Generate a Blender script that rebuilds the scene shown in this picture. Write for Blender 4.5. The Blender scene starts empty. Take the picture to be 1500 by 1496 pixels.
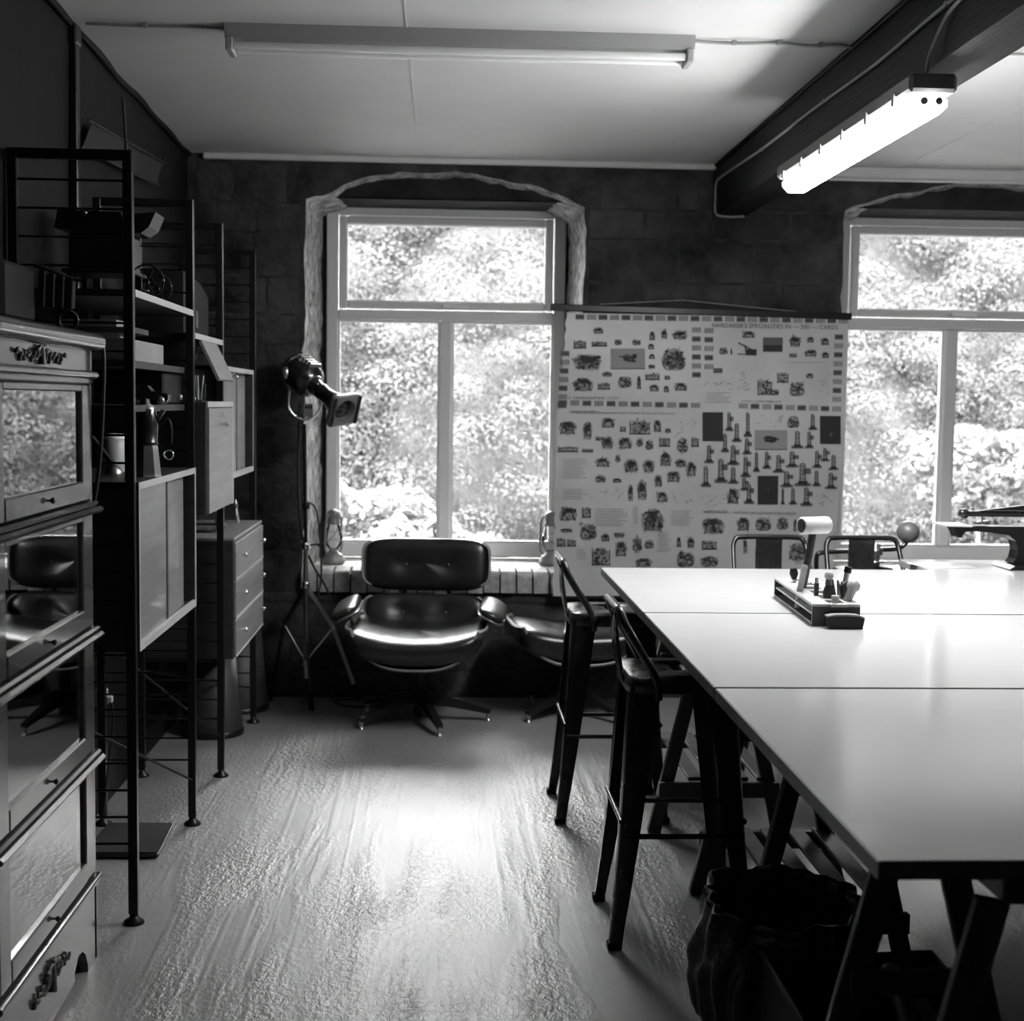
import bpy, bmesh, math, random
from mathutils import Vector, Matrix, noise
PI = math.pi
rnd = random.Random(7)
sc = bpy.context.scene
COL = sc.collection

# ------------------------------------------------------------------ camera
cam_d = bpy.data.cameras.new('camera')
cam_d.sensor_fit = 'HORIZONTAL'
cam_d.sensor_width = 36.0
cam_d.lens = 2030.0 / 1500.0 * 36.0
cam_d.clip_start = 0.05
cam_d.clip_end = 300
cam_d.dof.use_dof = True
cam_d.dof.focus_distance = 3.9
cam_d.dof.aperture_fstop = 4.5
cam = bpy.data.objects.new('camera', cam_d)
COL.objects.link(cam)
Rm = Matrix(((0.9987068910266554, -0.009488000897164239, -0.049945206525227506),
             (-0.049049672002874384, 0.07847947520459901, -0.9957083416583499),
             (0.013366955236053508, 0.9968705782650956, 0.0779126093590197)))
cam.matrix_world = Matrix.Translation((0, 0, 1.52)) @ Rm.to_4x4()
sc.camera = cam

# ------------------------------------------------------------------ view, sky, sun
sc.view_settings.view_transform = 'Standard'
sc.view_settings.look = 'None'
sc.view_settings.gamma = 1.0
sc.view_settings.use_curve_mapping = False
sc.view_settings.exposure = 2.15
sc.cycles.use_denoising = True
sc.cycles.max_bounces = 12
sc.cycles.diffuse_bounces = 6
sc.cycles.glossy_bounces = 5
sc.cycles.transparent_max_bounces = 16
sc.cycles.sample_clamp_indirect = 8.0
world = bpy.data.worlds.new('overcast_sky')
world.use_nodes = True
wn = world.node_tree
wn.nodes['Background'].inputs['Color'].default_value = (1, 1, 1, 1)
wn.nodes['Background'].inputs['Strength'].default_value = 4.5
# overcast sky: twice brighter overhead than at the horizon
_tc = wn.nodes.new('ShaderNodeTexCoord'); _sp = wn.nodes.new('ShaderNodeSeparateXYZ')
_mr = wn.nodes.new('ShaderNodeMapRange')
_mr.inputs['To Min'].default_value = 4.5
_mr.inputs['To Max'].default_value = 13.5
wn.links.new(_tc.outputs['Generated'], _sp.inputs[0]); wn.links.new(_sp.outputs['Z'], _mr.inputs['Value'])
wn.links.new(_mr.outputs[0], wn.nodes['Background'].inputs['Strength'])
sc.world = world
sun_d = bpy.data.lights.new('sun', 'SUN')
sun_d.energy = 9.0
sun_d.angle = math.radians(4)
sun = bpy.data.objects.new('sun', sun_d)
COL.objects.link(sun)
sun.rotation_euler = Vector((0.30, 0.55, -0.78)).to_track_quat('-Z', 'Y').to_euler()
sun.location = (-4, -9, 9)


def portal(name, x, z, w, h):
    d = bpy.data.lights.new(name, 'AREA')
    d.shape = 'RECTANGLE'
    d.size = w
    d.size_y = h
    d.cycles.is_portal = True
    o = bpy.data.objects.new(name, d)
    COL.objects.link(o)
    o.location = (x, 7.75, z)
    o.rotation_euler = (-PI / 2, 0, 0)


for k, x in enumerate((0.0, 2.83, 5.66)):
    portal('sky_portal', x, 1.62, 1.3, 1.95)


# ------------------------------------------------------------------ materials
def N(nt, typ, **kw):
    n = nt.nodes.new(typ)
    for k, v in kw.items():
        if k in n.inputs:
            n.inputs[k].default_value = v
        else:
            setattr(n, k, v)
    return n


def mat(name, v, rough=0.5, metal=0.0, var=0.0, scale=6.0, stretch=(1, 1, 1), bump=0.0, bscale=40.0, spec=0.5,
        coat=0.0, rvar=0.0, bdist=0.01, detail=4.0):
    m = bpy.data.materials.new(name)
    m.use_nodes = True
    nt = m.node_tree
    p = nt.nodes['Principled BSDF']
    p.inputs['Base Color'].default_value = (v, v, v, 1)
    p.inputs['Roughness'].default_value = rough
    p.inputs['Metallic'].default_value = metal
    p.inputs['Specular IOR Level'].default_value = spec
    p.inputs['Coat Weight'].default_value = coat
    if var or bump or rvar:
        tc = N(nt, 'ShaderNodeTexCoord')
        mp = N(nt, 'ShaderNodeMapping')
        mp.inputs['Scale'].default_value = stretch
        if name in ('rough_sandstone', 'painted_brick', 'dark_lime_mortar', 'crumbling_plaster'):
            gg = N(nt, 'ShaderNodeNewGeometry')
            nt.links.new(gg.outputs['Position'], mp.inputs['Vector'])
        else:
            nt.links.new(tc.outputs['Object'], mp.inputs['Vector'])
        n1 = N(nt, 'ShaderNodeTexNoise', Scale=scale, Detail=detail, Roughness=0.6)
        nt.links.new(mp.outputs[0], n1.inputs['Vector'])
        if var:
            r = N(nt, 'ShaderNodeMapRange')
            r.inputs['From Min'].default_value = 0.3
            r.inputs['From Max'].default_value = 0.7
            r.inputs['To Min'].default_value = max(0.0, v * (1 - var))
            r.inputs['To Max'].default_value = v * (1 + var)
            nt.links.new(n1.outputs['Fac'], r.inputs['Value'])
            nt.links.new(r.outputs[0], p.inputs['Base Color'])
        if rvar:
            r = N(nt, 'ShaderNodeMapRange')
            r.inputs['From Min'].default_value = 0.3
            r.inputs['From Max'].default_value = 0.7
            r.inputs['To Min'].default_value = max(0.02, rough - rvar)
            r.inputs['To Max'].default_value = rough + rvar
            nt.links.new(n1.outputs['Fac'], r.inputs['Value'])
            nt.links.new(r.outputs[0], p.inputs['Roughness'])
        if bump:
            n2 = N(nt, 'ShaderNodeTexNoise', Scale=bscale, Detail=6.0, Roughness=0.6)
            nt.links.new(mp.outputs[0], n2.inputs['Vector'])
            b = N(nt, 'ShaderNodeBump', Strength=bump, Distance=bdist)
            nt.links.new(n2.outputs['Fac'], b.inputs['Height'])
            nt.links.new(b.outputs[0], p.inputs['Normal'])
    return m


def emis(name, v, strength):
    m = mat(name, v, 0.4)
    p = m.node_tree.nodes['Principled BSDF']
    p.inputs['Emission Color'].default_value = (1, 1, 1, 1)
    p.inputs['Emission Strength'].default_value = strength
    return m


def glassmat(name, ior=1.5, tint=1.0, rough=0.0, boost=1.0):
    m = bpy.data.materials.new(name)
    m.use_nodes = True
    nt = m.node_tree
    nt.nodes.remove(nt.nodes['Principled BSDF'])
    out = nt.nodes['Material Output']
    t = N(nt, 'ShaderNodeBsdfTransparent')
    t.inputs['Color'].default_value = (tint, tint, tint, 1)
    g = N(nt, 'ShaderNodeBsdfGlossy')
    g.inputs['Color'].default_value = (0.95, 0.95, 0.95, 1)
    g.inputs['Roughness'].default_value = rough
    f = N(nt, 'ShaderNodeFresnel', IOR=ior)
    mx = N(nt, 'ShaderNodeMixShader')
    mul = N(nt, 'ShaderNodeMath', operation='MULTIPLY', use_clamp=True)
    mul.inputs[1].default_value = boost
    nt.links.new(f.outputs[0], mul.inputs[0])
    nt.links.new(mul.outputs[0], mx.inputs[0])
    nt.links.new(t.outputs[0], mx.inputs[1])
    nt.links.new(g.outputs[0], mx.inputs[2])
    nt.links.new(mx.outputs[0], out.inputs['Surface'])
    return m


def floor_material():
    m = bpy.data.materials.new('painted_concrete')
    m.use_nodes = True
    nt = m.node_tree
    p = nt.nodes['Principled BSDF']
    L = nt.links.new
    tc = N(nt, 'ShaderNodeTexCoord')
    # broad worn patches
    n1 = N(nt, 'ShaderNodeTexNoise', Scale=1.3, Detail=5.0, Roughness=0.6)
    L(tc.outputs['Object'], n1.inputs['Vector'])
    r1 = N(nt, 'ShaderNodeMapRange')
    r1.inputs['From Min'].default_value = 0.3
    r1.inputs['From Max'].default_value = 0.7
    r1.inputs['To Min'].default_value = 0.16
    r1.inputs['To Max'].default_value = 0.24
    L(n1.outputs['Fac'], r1.inputs['Value'])
    L(r1.outputs[0], p.inputs['Base Color'])
    # pitted, pebbly patches with long trowel grooves between smoother areas
    mp = N(nt, 'ShaderNodeMapping')
    mp.inputs['Scale'].default_value = (6, 0.9, 1)
    mp.inputs['Rotation'].default_value = (0, 0, 0.10)
    L(tc.outputs['Object'], mp.inputs['Vector'])
    n2 = N(nt, 'ShaderNodeTexNoise', Scale=1.0, Detail=3.0, Roughness=0.55, Distortion=0.6)
    L(mp.outputs[0], n2.inputs['Vector'])
    n4 = N(nt, 'ShaderNodeTexNoise', Scale=1.15, Detail=3.0, Roughness=0.55)
    L(tc.outputs['Object'], n4.inputs['Vector'])
    sm = N(nt, 'ShaderNodeMath', operation='ADD')
    L(n2.outputs['Fac'], sm.inputs[0]); L(n4.outputs['Fac'], sm.inputs[1])
    mask = N(nt, 'ShaderNodeMapRange')
    mask.inputs['From Min'].default_value = 0.88
    mask.inputs['From Max'].default_value = 1.26
    mask.inputs['To Min'].default_value = 0.07
    mask.inputs['To Max'].default_value = 1.0
    L(sm.outputs[0], mask.inputs['Value'])
    mp3 = N(nt, 'ShaderNodeMapping')
    mp3.inputs['Scale'].default_value = (1.0, 0.6, 1)
    L(tc.outputs['Object'], mp3.inputs['Vector'])
    n3 = N(nt, 'ShaderNodeTexNoise', Scale=60.0, Detail=3.0, Roughness=0.6, Distortion=0.4)
    L(mp3.outputs[0], n3.inputs['Vector'])
    rel = N(nt, 'ShaderNodeMath', operation='MULTIPLY')
    L(mask.outputs[0], rel.inputs[0]); L(n3.outputs['Fac'], rel.inputs[1])
    # a few long grooves
    mp5 = N(nt, 'ShaderNodeMapping')
    mp5.inputs['Scale'].default_value = (26, 0.5, 1)
    mp5.inputs['Rotation'].default_value = (0, 0, 0.10)
    L(tc.outputs['Object'], mp5.inputs['Vector'])
    n5 = N(nt, 'ShaderNodeTexNoise', Scale=1.0, Detail=1.0, Roughness=0.4)
    L(mp5.outputs[0], n5.inputs['Vector'])
    g5 = N(nt, 'ShaderNodeMapRange')
    g5.inputs['From Min'].default_value = 0.56
    g5.inputs['From Max'].default_value = 0.78
    g5.inputs['To Min'].default_value = 0.0
    g5.inputs['To Max'].default_value = 0.10
    L(n5.outputs['Fac'], g5.inputs['Value'])
    gro = N(nt, 'ShaderNodeMath', operation='ADD')
    L(g5.outputs[0], gro.inputs[0]); L(rel.outputs[0], gro.inputs[1])
    b = N(nt, 'ShaderNodeBump', Strength=0.85, Distance=0.011)
    L(gro.outputs[0], b.inputs['Height'])
    L(b.outputs[0], p.inputs['Normal'])
    rr = N(nt, 'ShaderNodeMapRange')
    rr.inputs['To Min'].default_value = 0.38
    rr.inputs['To Max'].default_value = 0.54
    L(n1.outputs['Fac'], rr.inputs['Value'])
    rp = N(nt, 'ShaderNodeMath', operation='MULTIPLY_ADD')   # pitted patches are glossier
    rp.inputs[1].default_value = -0.10
    L(mask.outputs[0], rp.inputs[0]); L(rr.outputs[0], rp.inputs[2])
    L(rp.outputs[0], p.inputs['Roughness'])
    p.inputs['Specular IOR Level'].default_value = 0.5
    return m


def leaf_material(name, v, trans=0.25):
    m = bpy.data.materials.new(name)
    m.use_nodes = True
    nt = m.node_tree
    p = nt.nodes['Principled BSDF']
    g = N(nt, 'ShaderNodeNewGeometry')
    r = N(nt, 'ShaderNodeMapRange')
    r.inputs['To Min'].default_value = v * 0.8
    r.inputs['To Max'].default_value = min(0.9, v * 1.2)
    nt.links.new(g.outputs['Random Per Island'], r.inputs['Value'])
    nt.links.new(r.outputs[0], p.inputs['Base Color'])
    p.inputs['Roughness'].default_value = 0.6
    p.inputs['Specular IOR Level'].default_value = 0.1
    tr = N(nt, 'ShaderNodeBsdfTranslucent')
    nt.links.new(r.outputs[0], tr.inputs['Color'])
    mx = N(nt, 'ShaderNodeMixShader')
    mx.inputs[0].default_value = trans
    nt.links.new(p.outputs[0], mx.inputs[1])
    nt.links.new(tr.outputs[0], mx.inputs[2])
    nt.links.new(mx.outputs[0], nt.nodes['Material Output'].inputs['Surface'])
    return m


M = dict(
    floor=floor_material(),
    ceiling=mat('painted_ceiling_board', 0.54, 0.55, var=0.05, scale=2.0, bump=0.05, bscale=30),
    cornice=mat('white_gloss_timber', 0.6, 0.35, var=0.05),
    mortar=mat('dark_lime_mortar', 0.045, 0.95, var=0.5, scale=9, bump=0.6, bscale=35, bdist=0.02, spec=.12),
    stone=mat('rough_sandstone', 0.05, 0.9, var=0.8, scale=3.3, bump=0.7, bscale=28, bdist=0.02, detail=8, spec=.12),
    reveal=mat('crumbling_plaster', 0.36, 0.9, var=0.8, scale=18, bump=1.0, bscale=70, bdist=0.02, detail=8),
    lintel=mat('dark_stone', 0.03, 0.9, var=0.4, bump=0.4, spec=.12),  # dark stone of the arch infill and outer wall
    brick=mat('painted_brick', 0.30, 0.75, var=0.35, scale=22, bump=0.5, bscale=60, bdist=0.008),
    sill=mat('painted_sill', 0.62, 0.6, var=0.1, bump=0.2),
    wall_l=mat('dark_painted_wall', 0.008, 0.6, var=0.15, scale=2.5, bump=0.15, bscale=14, spec=.12),
    beam=mat('stained_timber_beam', 0.009, 0.55, var=0.4, scale=3, stretch=(6, 0.6, 6), spec=.12, bump=0.3, bscale=12),
    pvc=mat('white_window_plastic', 0.62, 0.3),
    pvc_dim=mat('window_gasket', 0.25, 0.5),
    glass=glassmat('window_glass', 1.45, 0.97),
    cabglass=glassmat('old_cabinet_glass', 1.52, 0.75, 0.01, 1.7),
    lampglass=glassmat('lamp_glass', 1.45, 0.9, 0.02),
    chrome=mat('polished_steel', 0.75, 0.18, 1.0),
    steel=mat('brushed_steel', 0.45, 0.32, 1.0),
    black=mat('black_enamel', 0.010, 0.32, spec=.3, bump=0.03, bscale=30),
    blackmetal=mat('black_painted_steel', 0.014, 0.24, rvar=0.06, scale=8, coat=0.3),
    stoolseat=mat('worn_steel_seat', 0.05, 0.28, 0.6, rvar=0.08, scale=9),
    leather=mat('black_leather', 0.012, 0.3, var=0.3, scale=30, bump=0.12, bscale=160, bdist=0.002, spec=0.6),
    ply=mat('rosewood_ply', 0.11, 0.35, var=0.4, scale=3, stretch=(1, 12, 1), coat=0.4),
    plyedge=mat('ply_edge', 0.32, 0.4),
    oak=mat('varnished_oak', 0.055, 0.2, var=0.25, scale=4, stretch=(8, 0.8, 8), bump=0.05, bscale=20, coat=0.5),
    oakin=mat('dark_oak_interior', 0.02, 0.7, var=0.3),
    carve=mat('carved_oak', 0.06, 0.4, var=0.3),
    teak=mat('teak_veneer', 0.2, 0.38, var=0.2, scale=3, stretch=(1.2, 1.2, 14), coat=0.15),
    teakdark=mat('dark_teak_side', 0.03, 0.5, var=0.3, scale=3, stretch=(1, 1, 10)),
    teakedge=mat('pale_teak_edge', 0.42, 0.4, var=0.1),
    laminate=mat('white_laminate', 0.60, 0.13, rvar=0.03, scale=5, bump=0.015, bscale=9, stretch=(1, 5, 1)),
    chipdge=mat('dark_table_edging', 0.07, 0.5, var=0.4, scale=18),
    beech=mat('dark_stained_trestle_wood', 0.06, 0.5, var=0.3, scale=5, stretch=(3, 3, 1)),
    bag=mat('black_bin_liner', 0.008, 0.2, bump=0.4, bscale=22, bdist=0.02, spec=0.4),
    plastic=mat('black_plastic', 0.008, 0.5, spec=.15),
    paper=mat('white_paper', 0.8, 0.8),
    midpaper=mat('grey_card', 0.25, 0.8, var=0.1),
    poster=mat('varnished_poster_paper', 0.43, 0.35, var=0.1, scale=3, bump=0.1, bscale=5, spec=0.4),
    ink_a=mat('ink_dark', 0.025, 0.6, spec=.2), ink_b=mat('ink_mid', 0.09, 0.6, spec=.2), ink_c=mat('ink_pale', 0.23, 0.6, spec=.2),
    handle=mat('glare_white_handle', 0.85, 0.15, coat=1.0),  # white colour stands in for window glare on the chrome
    batten=mat('grey_lamp_body', 0.3, 0.4),
    tube=mat('unlit_tube', 0.75, 0.2, coat=0.6),
    tubelit=emis('lit_diffuser', 0.9, 29.0),
    fixture=mat('grey_fixture_body', 0.1, 0.4),
    cable=mat('grey_cable', 0.28, 0.5),
    cableblack=mat('black_cable', 0.015, 0.45),
    woodpale=mat('pale_turned_wood', 0.42, 0.45, var=0.2, scale=9, stretch=(1, 1, 6)),
    wooddark=mat('dark_turned_wood', 0.04, 0.4, var=0.3),
    mallet=mat('boxwood_mallet', 0.62, 0.4, var=0.08),
    lantern=mat('galvanised_lantern', 0.22, 0.45, 0.5, var=0.3),
    ball=mat('worn_cast_iron_ball', 0.3, 0.45, 0.3, var=0.3, scale=12),
    cloth=mat('dark_cloth', 0.06, 0.9, var=0.4, scale=20),
    fabricgrey=mat('grey_fabric', 0.03, 0.9, spec=.15),
    leaf=leaf_material('leaves', 0.064, .4), leafbright=leaf_material('sunlit_toned_leaves', 0.095, .4), leafcore=mat('shade_toned_leaves', .048, .9, spec=.1),  # shrub leaves paled to look sunlit, crown cores darkened to look shaded
    bark=mat('bark', 0.12, 0.9, var=0.4, bump=0.5),
    grass=mat('rough_grass', 0.04, 0.9, var=0.4, scale=1.5, bump=0.6, bscale=12, bdist=0.1),
    render=mat('outside_stone', 0.25, 0.9, var=0.3),
)


# ------------------------------------------------------------------ mesh builder
class MB:
    def __init__(s):
        s.v = []; s.f = []; s.sm = []; s.mi = []; s.cur = 0

    def add(s, vs, fs, smooth=False, T=None):
        o = len(s.v)
        s.v += [tuple(T @ Vector(p)) if T else tuple(p) for p in vs]
        for f in fs:
            s.f.append(tuple(i + o for i in f)); s.sm.append(smooth); s.mi.append(s.cur)
        return s

    def box(s, x0, x1, y0, y1, z0, z1, b=0.0, T=None):
        if x0 > x1: x0, x1 = x1, x0
        if y0 > y1: y0, y1 = y1, y0
        if z0 > z1: z0, z1 = z1, z0
        b = min(b, (x1 - x0) * .45, (y1 - y0) * .45, (z1 - z0) * .45)
        if b <= 0:
            vs = [(x, y, z) for x in (x0, x1) for y in (y0, y1) for z in (z0, z1)]
            return s.add(vs, [(0, 1, 3, 2), (4, 6, 7, 5), (0, 4, 5, 1), (2, 3, 7, 6), (0, 2, 6, 4), (1, 5, 7, 3)], False, T)
        vs = []; idx = {}
        for ix, (x, dx) in enumerate(((x0, b), (x1, -b))):
            for iy, (y, dy) in enumerate(((y0, b), (y1, -b))):
                for iz, (z, dz) in enumerate(((z0, b), (z1, -b))):
                    idx[ix, iy, iz] = len(vs)
                    vs += [(x, y + dy, z + dz), (x + dx, y, z + dz), (x + dx, y + dy, z)]
        I = lambda i, j, k, a: idx[i, j, k] + a
        fs = []
        for i in (0, 1):
            fs.append((I(i, 0, 0, 0), I(i, 0, 1, 0), I(i, 1, 1, 0), I(i, 1, 0, 0)))
            fs.append((I(0, i, 0, 1), I(1, i, 0, 1), I(1, i, 1, 1), I(0, i, 1, 1)))
            fs.append((I(0, 0, i, 2), I(0, 1, i, 2), I(1, 1, i, 2), I(1, 0, i, 2)))
            for j in (0, 1):
                fs.append((I(i, j, 0, 0), I(i, j, 1, 0), I(i, j, 1, 1), I(i, j, 0, 1)))
                fs.append((I(i, 0, j, 0), I(i, 1, j, 0), I(i, 1, j, 2), I(i, 0, j, 2)))
                fs.append((I(0, i, j, 1), I(1, i, j, 1), I(1, i, j, 2), I(0, i, j, 2)))
                for k in (0, 1):
                    fs.append((I(i, j, k, 0), I(i, j, k, 1), I(i, j, k, 2)))
        return s.add(vs, fs, False, T)

    def bar(s, p, q, w, h, b=0.0, up=(0, 0, 1), w2=None, h2=None):
        p = Vector(p); q = Vector(q); d = (q - p); L = d.length; d.normalize()
        u = Vector(up)
        if abs(u.dot(d)) > .98: u = Vector((0, 1, 0))
        a = d.cross(u).normalized(); c = a.cross(d).normalized()
        T = Matrix(((a.x, d.x, c.x, p.x), (a.y, d.y, c.y, p.y), (a.z, d.z, c.z, p.z), (0, 0, 0, 1)))
        if w2 is None:
            return s.box(-w / 2, w / 2, 0, L, -h / 2, h / 2, b, T)
        h2 = h2 or h
        vs = [(-w / 2, 0, -h / 2), (w / 2, 0, -h / 2), (w / 2, 0, h / 2), (-w / 2, 0, h / 2),
              (-w2 / 2, L, -h2 / 2), (w2 / 2, L, -h2 / 2), (w2 / 2, L, h2 / 2), (-w2 / 2, L, h2 / 2)]
        return s.add(vs, [(0, 1, 2, 3), (7, 6, 5, 4), (0, 4, 5, 1), (1, 5, 6, 2), (2, 6, 7, 3), (3, 7, 4, 0)], False, T)

    def tube(s, pts, r, n=8, caps=True, closed=False):
        pts = [Vector(p) for p in pts]
        k = len(pts)
        rs = r if isinstance(r, (list, tuple)) else [r] * k
        vs = []; fs = []
        prev = None
        for i, p in enumerate(pts):
            if closed: d = pts[(i + 1) % k] - pts[i - 1]
            else: d = pts[min(i + 1, k - 1)] - pts[max(i - 1, 0)]
            d.normalize()
            if prev is None:
                u = Vector((0, 0, 1)) if abs(d.z) < .9 else Vector((0, 1, 0))
                a = d.cross(u).normalized()
            else:
                a = (prev - d * prev.dot(d)).normalized()
            prev = a
            c = d.cross(a)
            for j in range(n):
                t = 2 * PI * j / n
                vs.append(p + (a * math.cos(t) + c * math.sin(t)) * rs[i])
        m = k if closed else k - 1
        for i in range(m):
            for j in range(n):
                i2 = (i + 1) % k; j2 = (j + 1) % n
                fs.append((i * n + j, i * n + j2, i2 * n + j2, i2 * n + j))
        s.add(vs, fs, True)
        if caps and not closed:
            s.add(vs[:n], [tuple(range(n))[::-1]])
            s.add(vs[-n:], [tuple(range(n))])
        return s

    def lathe(s, prof, T=None, n=20, smooth=True):
        vs = []; fs = []
        for r, z in prof:
            for j in range(n):
                t = 2 * PI * j / n
                vs.append((r * math.cos(t), r * math.sin(t), z))
        for i in range(len(prof) - 1):
            for j in range(n):
                j2 = (j + 1) % n
                fs.append((i * n + j, i * n + j2, (i + 1) * n + j2, (i + 1) * n + j))
        s.add(vs, fs, smooth, T)
        for i, rev in ((0, True), (len(prof) - 1, False)):
            if prof[i][0] > 1e-4:
                ring = vs[i * n:(i + 1) * n]
                s.add(ring, [tuple(range(n))[::-1] if rev else tuple(range(n))], False, T)
        return s

    def prism(s, poly, axis, d0, d1, T=None):
        n = len(poly)

        def P(a, b, d):
            return {'x': (d, a, b), 'y': (a, d, b), 'z': (a, b, d)}[axis]
        vs = [P(a, b, d0) for a, b in poly] + [P(a, b, d1) for a, b in poly]
        fs = [tuple(range(n))[::-1], tuple(range(n, 2 * n))]
        for i in range(n):
            j = (i + 1) % n
            fs.append((i, j, n + j, n + i))
        return s.add(vs, fs, False, T)

    def sell(s, w, d, h, e=0.5, e2=0.5, nu=28, nv=14, f=None, T=None):
        def pw(a, e): return math.copysign(abs(a) ** e, a)
        vs = []; fs = []
        for i in range(nv + 1):
            ph = -PI / 2 + PI * i / nv
            for j in range(nu):
                th = 2 * PI * j / nu
                x = w / 2 * pw(math.cos(ph), e2) * pw(math.cos(th), e)
                y = d / 2 * pw(math.cos(ph), e2) * pw(math.sin(th), e)
                z = h / 2 * pw(math.sin(ph), e2)
                vs.append(f(x, y, z) if f else (x, y, z))
        for i in range(nv):
            for j in range(nu):
                j2 = (j + 1) % nu
                fs.append((i * nu + j, i * nu + j2, (i + 1) * nu + j2, (i + 1) * nu + j))
        return s.add(vs, fs, True, T)

    def grid(s, f, nu, nv, smooth=True, thick=None, T=None):
        vs = [Vector(f(i / nu, j / nv)) for j in range(nv + 1) for i in range(nu + 1)]
        W = nu + 1
        fs = [(j * W + i, j * W + i + 1, (j + 1) * W + i + 1, (j + 1) * W + i) for j in range(nv) for i in range(nu)]
        if thick is None:
            return s.add(vs, fs, smooth, T)
        nrm = []
        for j in range(nv + 1):
            for i in range(nu + 1):
                a = vs[j * W + min(i + 1, nu)] - vs[j * W + max(i - 1, 0)]
                b = vs[min(j + 1, nv) * W + i] - vs[max(j - 1, 0) * W + i]
                nrm.append(a.cross(b).normalized())
        vb = [p - q * thick for p, q in zip(vs, nrm)]
        s.add(vs, fs, smooth, T)
        s.add(vb, [t[::-1] for t in fs], smooth, T)
        rim = [i for i in range(W)] + [j * W + nu for j in range(1, nv + 1)] + [nv * W + i for i in range(nu - 1, -1, -1)] + [j * W for j in range(nv - 1, 0, -1)]
        k = len(rim)
        rv = [vs[i] for i in rim] + [vb[i] for i in rim]
        s.add(rv, [(i, i + k, (i + 1) % k + k, (i + 1) % k) for i in range(k)], False, T)
        return s

    def mesh(s, name, mats, off=(0, 0, 0), fix=True):
        me = bpy.data.meshes.new(name)
        ox, oy, oz = off
        me.from_pydata([(a - ox, b - oy, c - oz) for a, b, c in s.v], [], s.f)
        if not isinstance(mats, (list, tuple)): mats = [mats]
        for m in mats: me.materials.append(m)
        me.polygons.foreach_set('use_smooth', s.sm)
        if any(s.mi): me.polygons.foreach_set('material_index', s.mi)
        if fix:
            bm = bmesh.new(); bm.from_mesh(me)
            bmesh.ops.recalc_face_normals(bm, faces=bm.faces)
            bm.to_mesh(me); bm.free()
        me.update()
        return me

    def build(s, name, mats, parent=None, fix=True, **props):
        off = (0, 0, 0)
        if parent is not None:
            q = parent
            off = Vector((0, 0, 0))
            while q is not None:
                off = off + q.location; q = q.parent
        me = s.mesh(name, mats, off, fix)
        o = bpy.data.objects.new(name, me)
        COL.objects.link(o)
        o.parent = parent
        for k, v in props.items(): o[k] = v
        return o


def thing(name, label, cat, loc=(0, 0, 0), group=None):
    o = bpy.data.objects.new(name, None)
    o.empty_display_size = 0.1
    COL.objects.link(o)
    o.location = loc
    o['label'] = label; o['category'] = cat
    if group: o['group'] = group
    return o


def tag(o, label, cat, group=None):
    o['label'] = label; o['category'] = cat
    if group: o['group'] = group
    return o


def dup(root, loc, rz=0.0, label=None):
    def cp(o, parent):
        c = o.copy(); COL.objects.link(c); c.parent = parent
        for ch in [x for x in KIDS.get(o.name, ())]:
            cp(ch, c)
        return c
    r = cp(root, None)
    r.location = loc; r.rotation_euler = (0, 0, rz)
    if label: r['label'] = label
    return r


KIDS = {}


def index_kids():
    KIDS.clear()
    for o in bpy.data.objects:
        if o.parent: KIDS.setdefault(o.parent.name, []).append(o)


def struct(name):
    o = bpy.data.objects.new(name, None)
    o.empty_display_size = 0.1
    COL.objects.link(o)
    o['kind'] = 'structure'
    return o


def arc(c, r, a0, a1, n, plane='xz'):
    out = []
    for i in range(n + 1):
        t = a0 + (a1 - a0) * i / n
        u, v = r * math.cos(t), r * math.sin(t)
        out.append({'xz': (c[0] + u, c[1], c[2] + v), 'yz': (c[0], c[1] + u, c[2] + v), 'xy': (c[0] + u, c[1] + v, c[2])}[plane])
    return out


def smoothpath(pts, n=6):
    pts = [Vector(p) for p in pts]
    out = []
    P = [pts[0]] + pts + [pts[-1]]
    for i in range(1, len(P) - 2):
        a, b, c, d = P[i - 1:i + 3]
        for k in range(n):
            t = k / n
            out.append(.5 * ((2 * b) + (c - a) * t + (2 * a - 5 * b + 4 * c - d) * t * t + (3 * b - a - 3 * c + d) * t ** 3))
    out.append(pts[-1])
    return out


# ================================================================== SETTING
WY = 7.05      # face of the stone wall
CZ = 2.73      # ceiling
XR = 7.0       # right end of the room
YB = -3.0      # wall behind the camera
WIN = (0.0, 2.80, 5.62)

mb = MB(); mb.grid(lambda u, v: (-1.4 + (XR + 1.6) * u, YB - .2 + (7.9 - YB + .2 - .25) * v, 0), 4, 4, thick=.15)
mb.build('floor', M['floor'], kind='structure')
mb = MB()
mb.box(-1.4, XR + .2, YB - .2, 7.66, CZ, CZ + .2)
fl = mb.build('ceiling', M['ceiling'], kind='structure')
# board joints: thin cover strips
mb = MB(); mb.box(-.1335, -.1300, YB, 7.04, CZ - .002, CZ + .001)
mb.build('cover_strip', M['ceiling'], fl)
mb = MB(); mb.box(2.30, 2.304, YB, 7.04, CZ - .002, CZ + .001)
mb.build('cover_strip', M['ceiling'], fl)
mb = MB(); mb.box(1.52, 5.5, 5.9, 5.904, CZ - .002, CZ + .001)
mb.build('cover_strip', M['ceiling'], fl)
# cornice board on the stone wall
mb = MB(); mb.box(-1.2, 1.36, WY - .035, WY, CZ - .030, CZ, .006)
mb.build('trim_1', M['cornice'], kind='structure')
mb = MB(); mb.box(1.52, XR, WY - .045, WY, CZ - .060, CZ, .006); mb.tube([(1.53, WY - .05, CZ - .07), (3, WY - .055, CZ - .066), (XR, WY - .05, CZ - .07)], .008)
mb.build('trim_2', M['cornice'], kind='structure')

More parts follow.
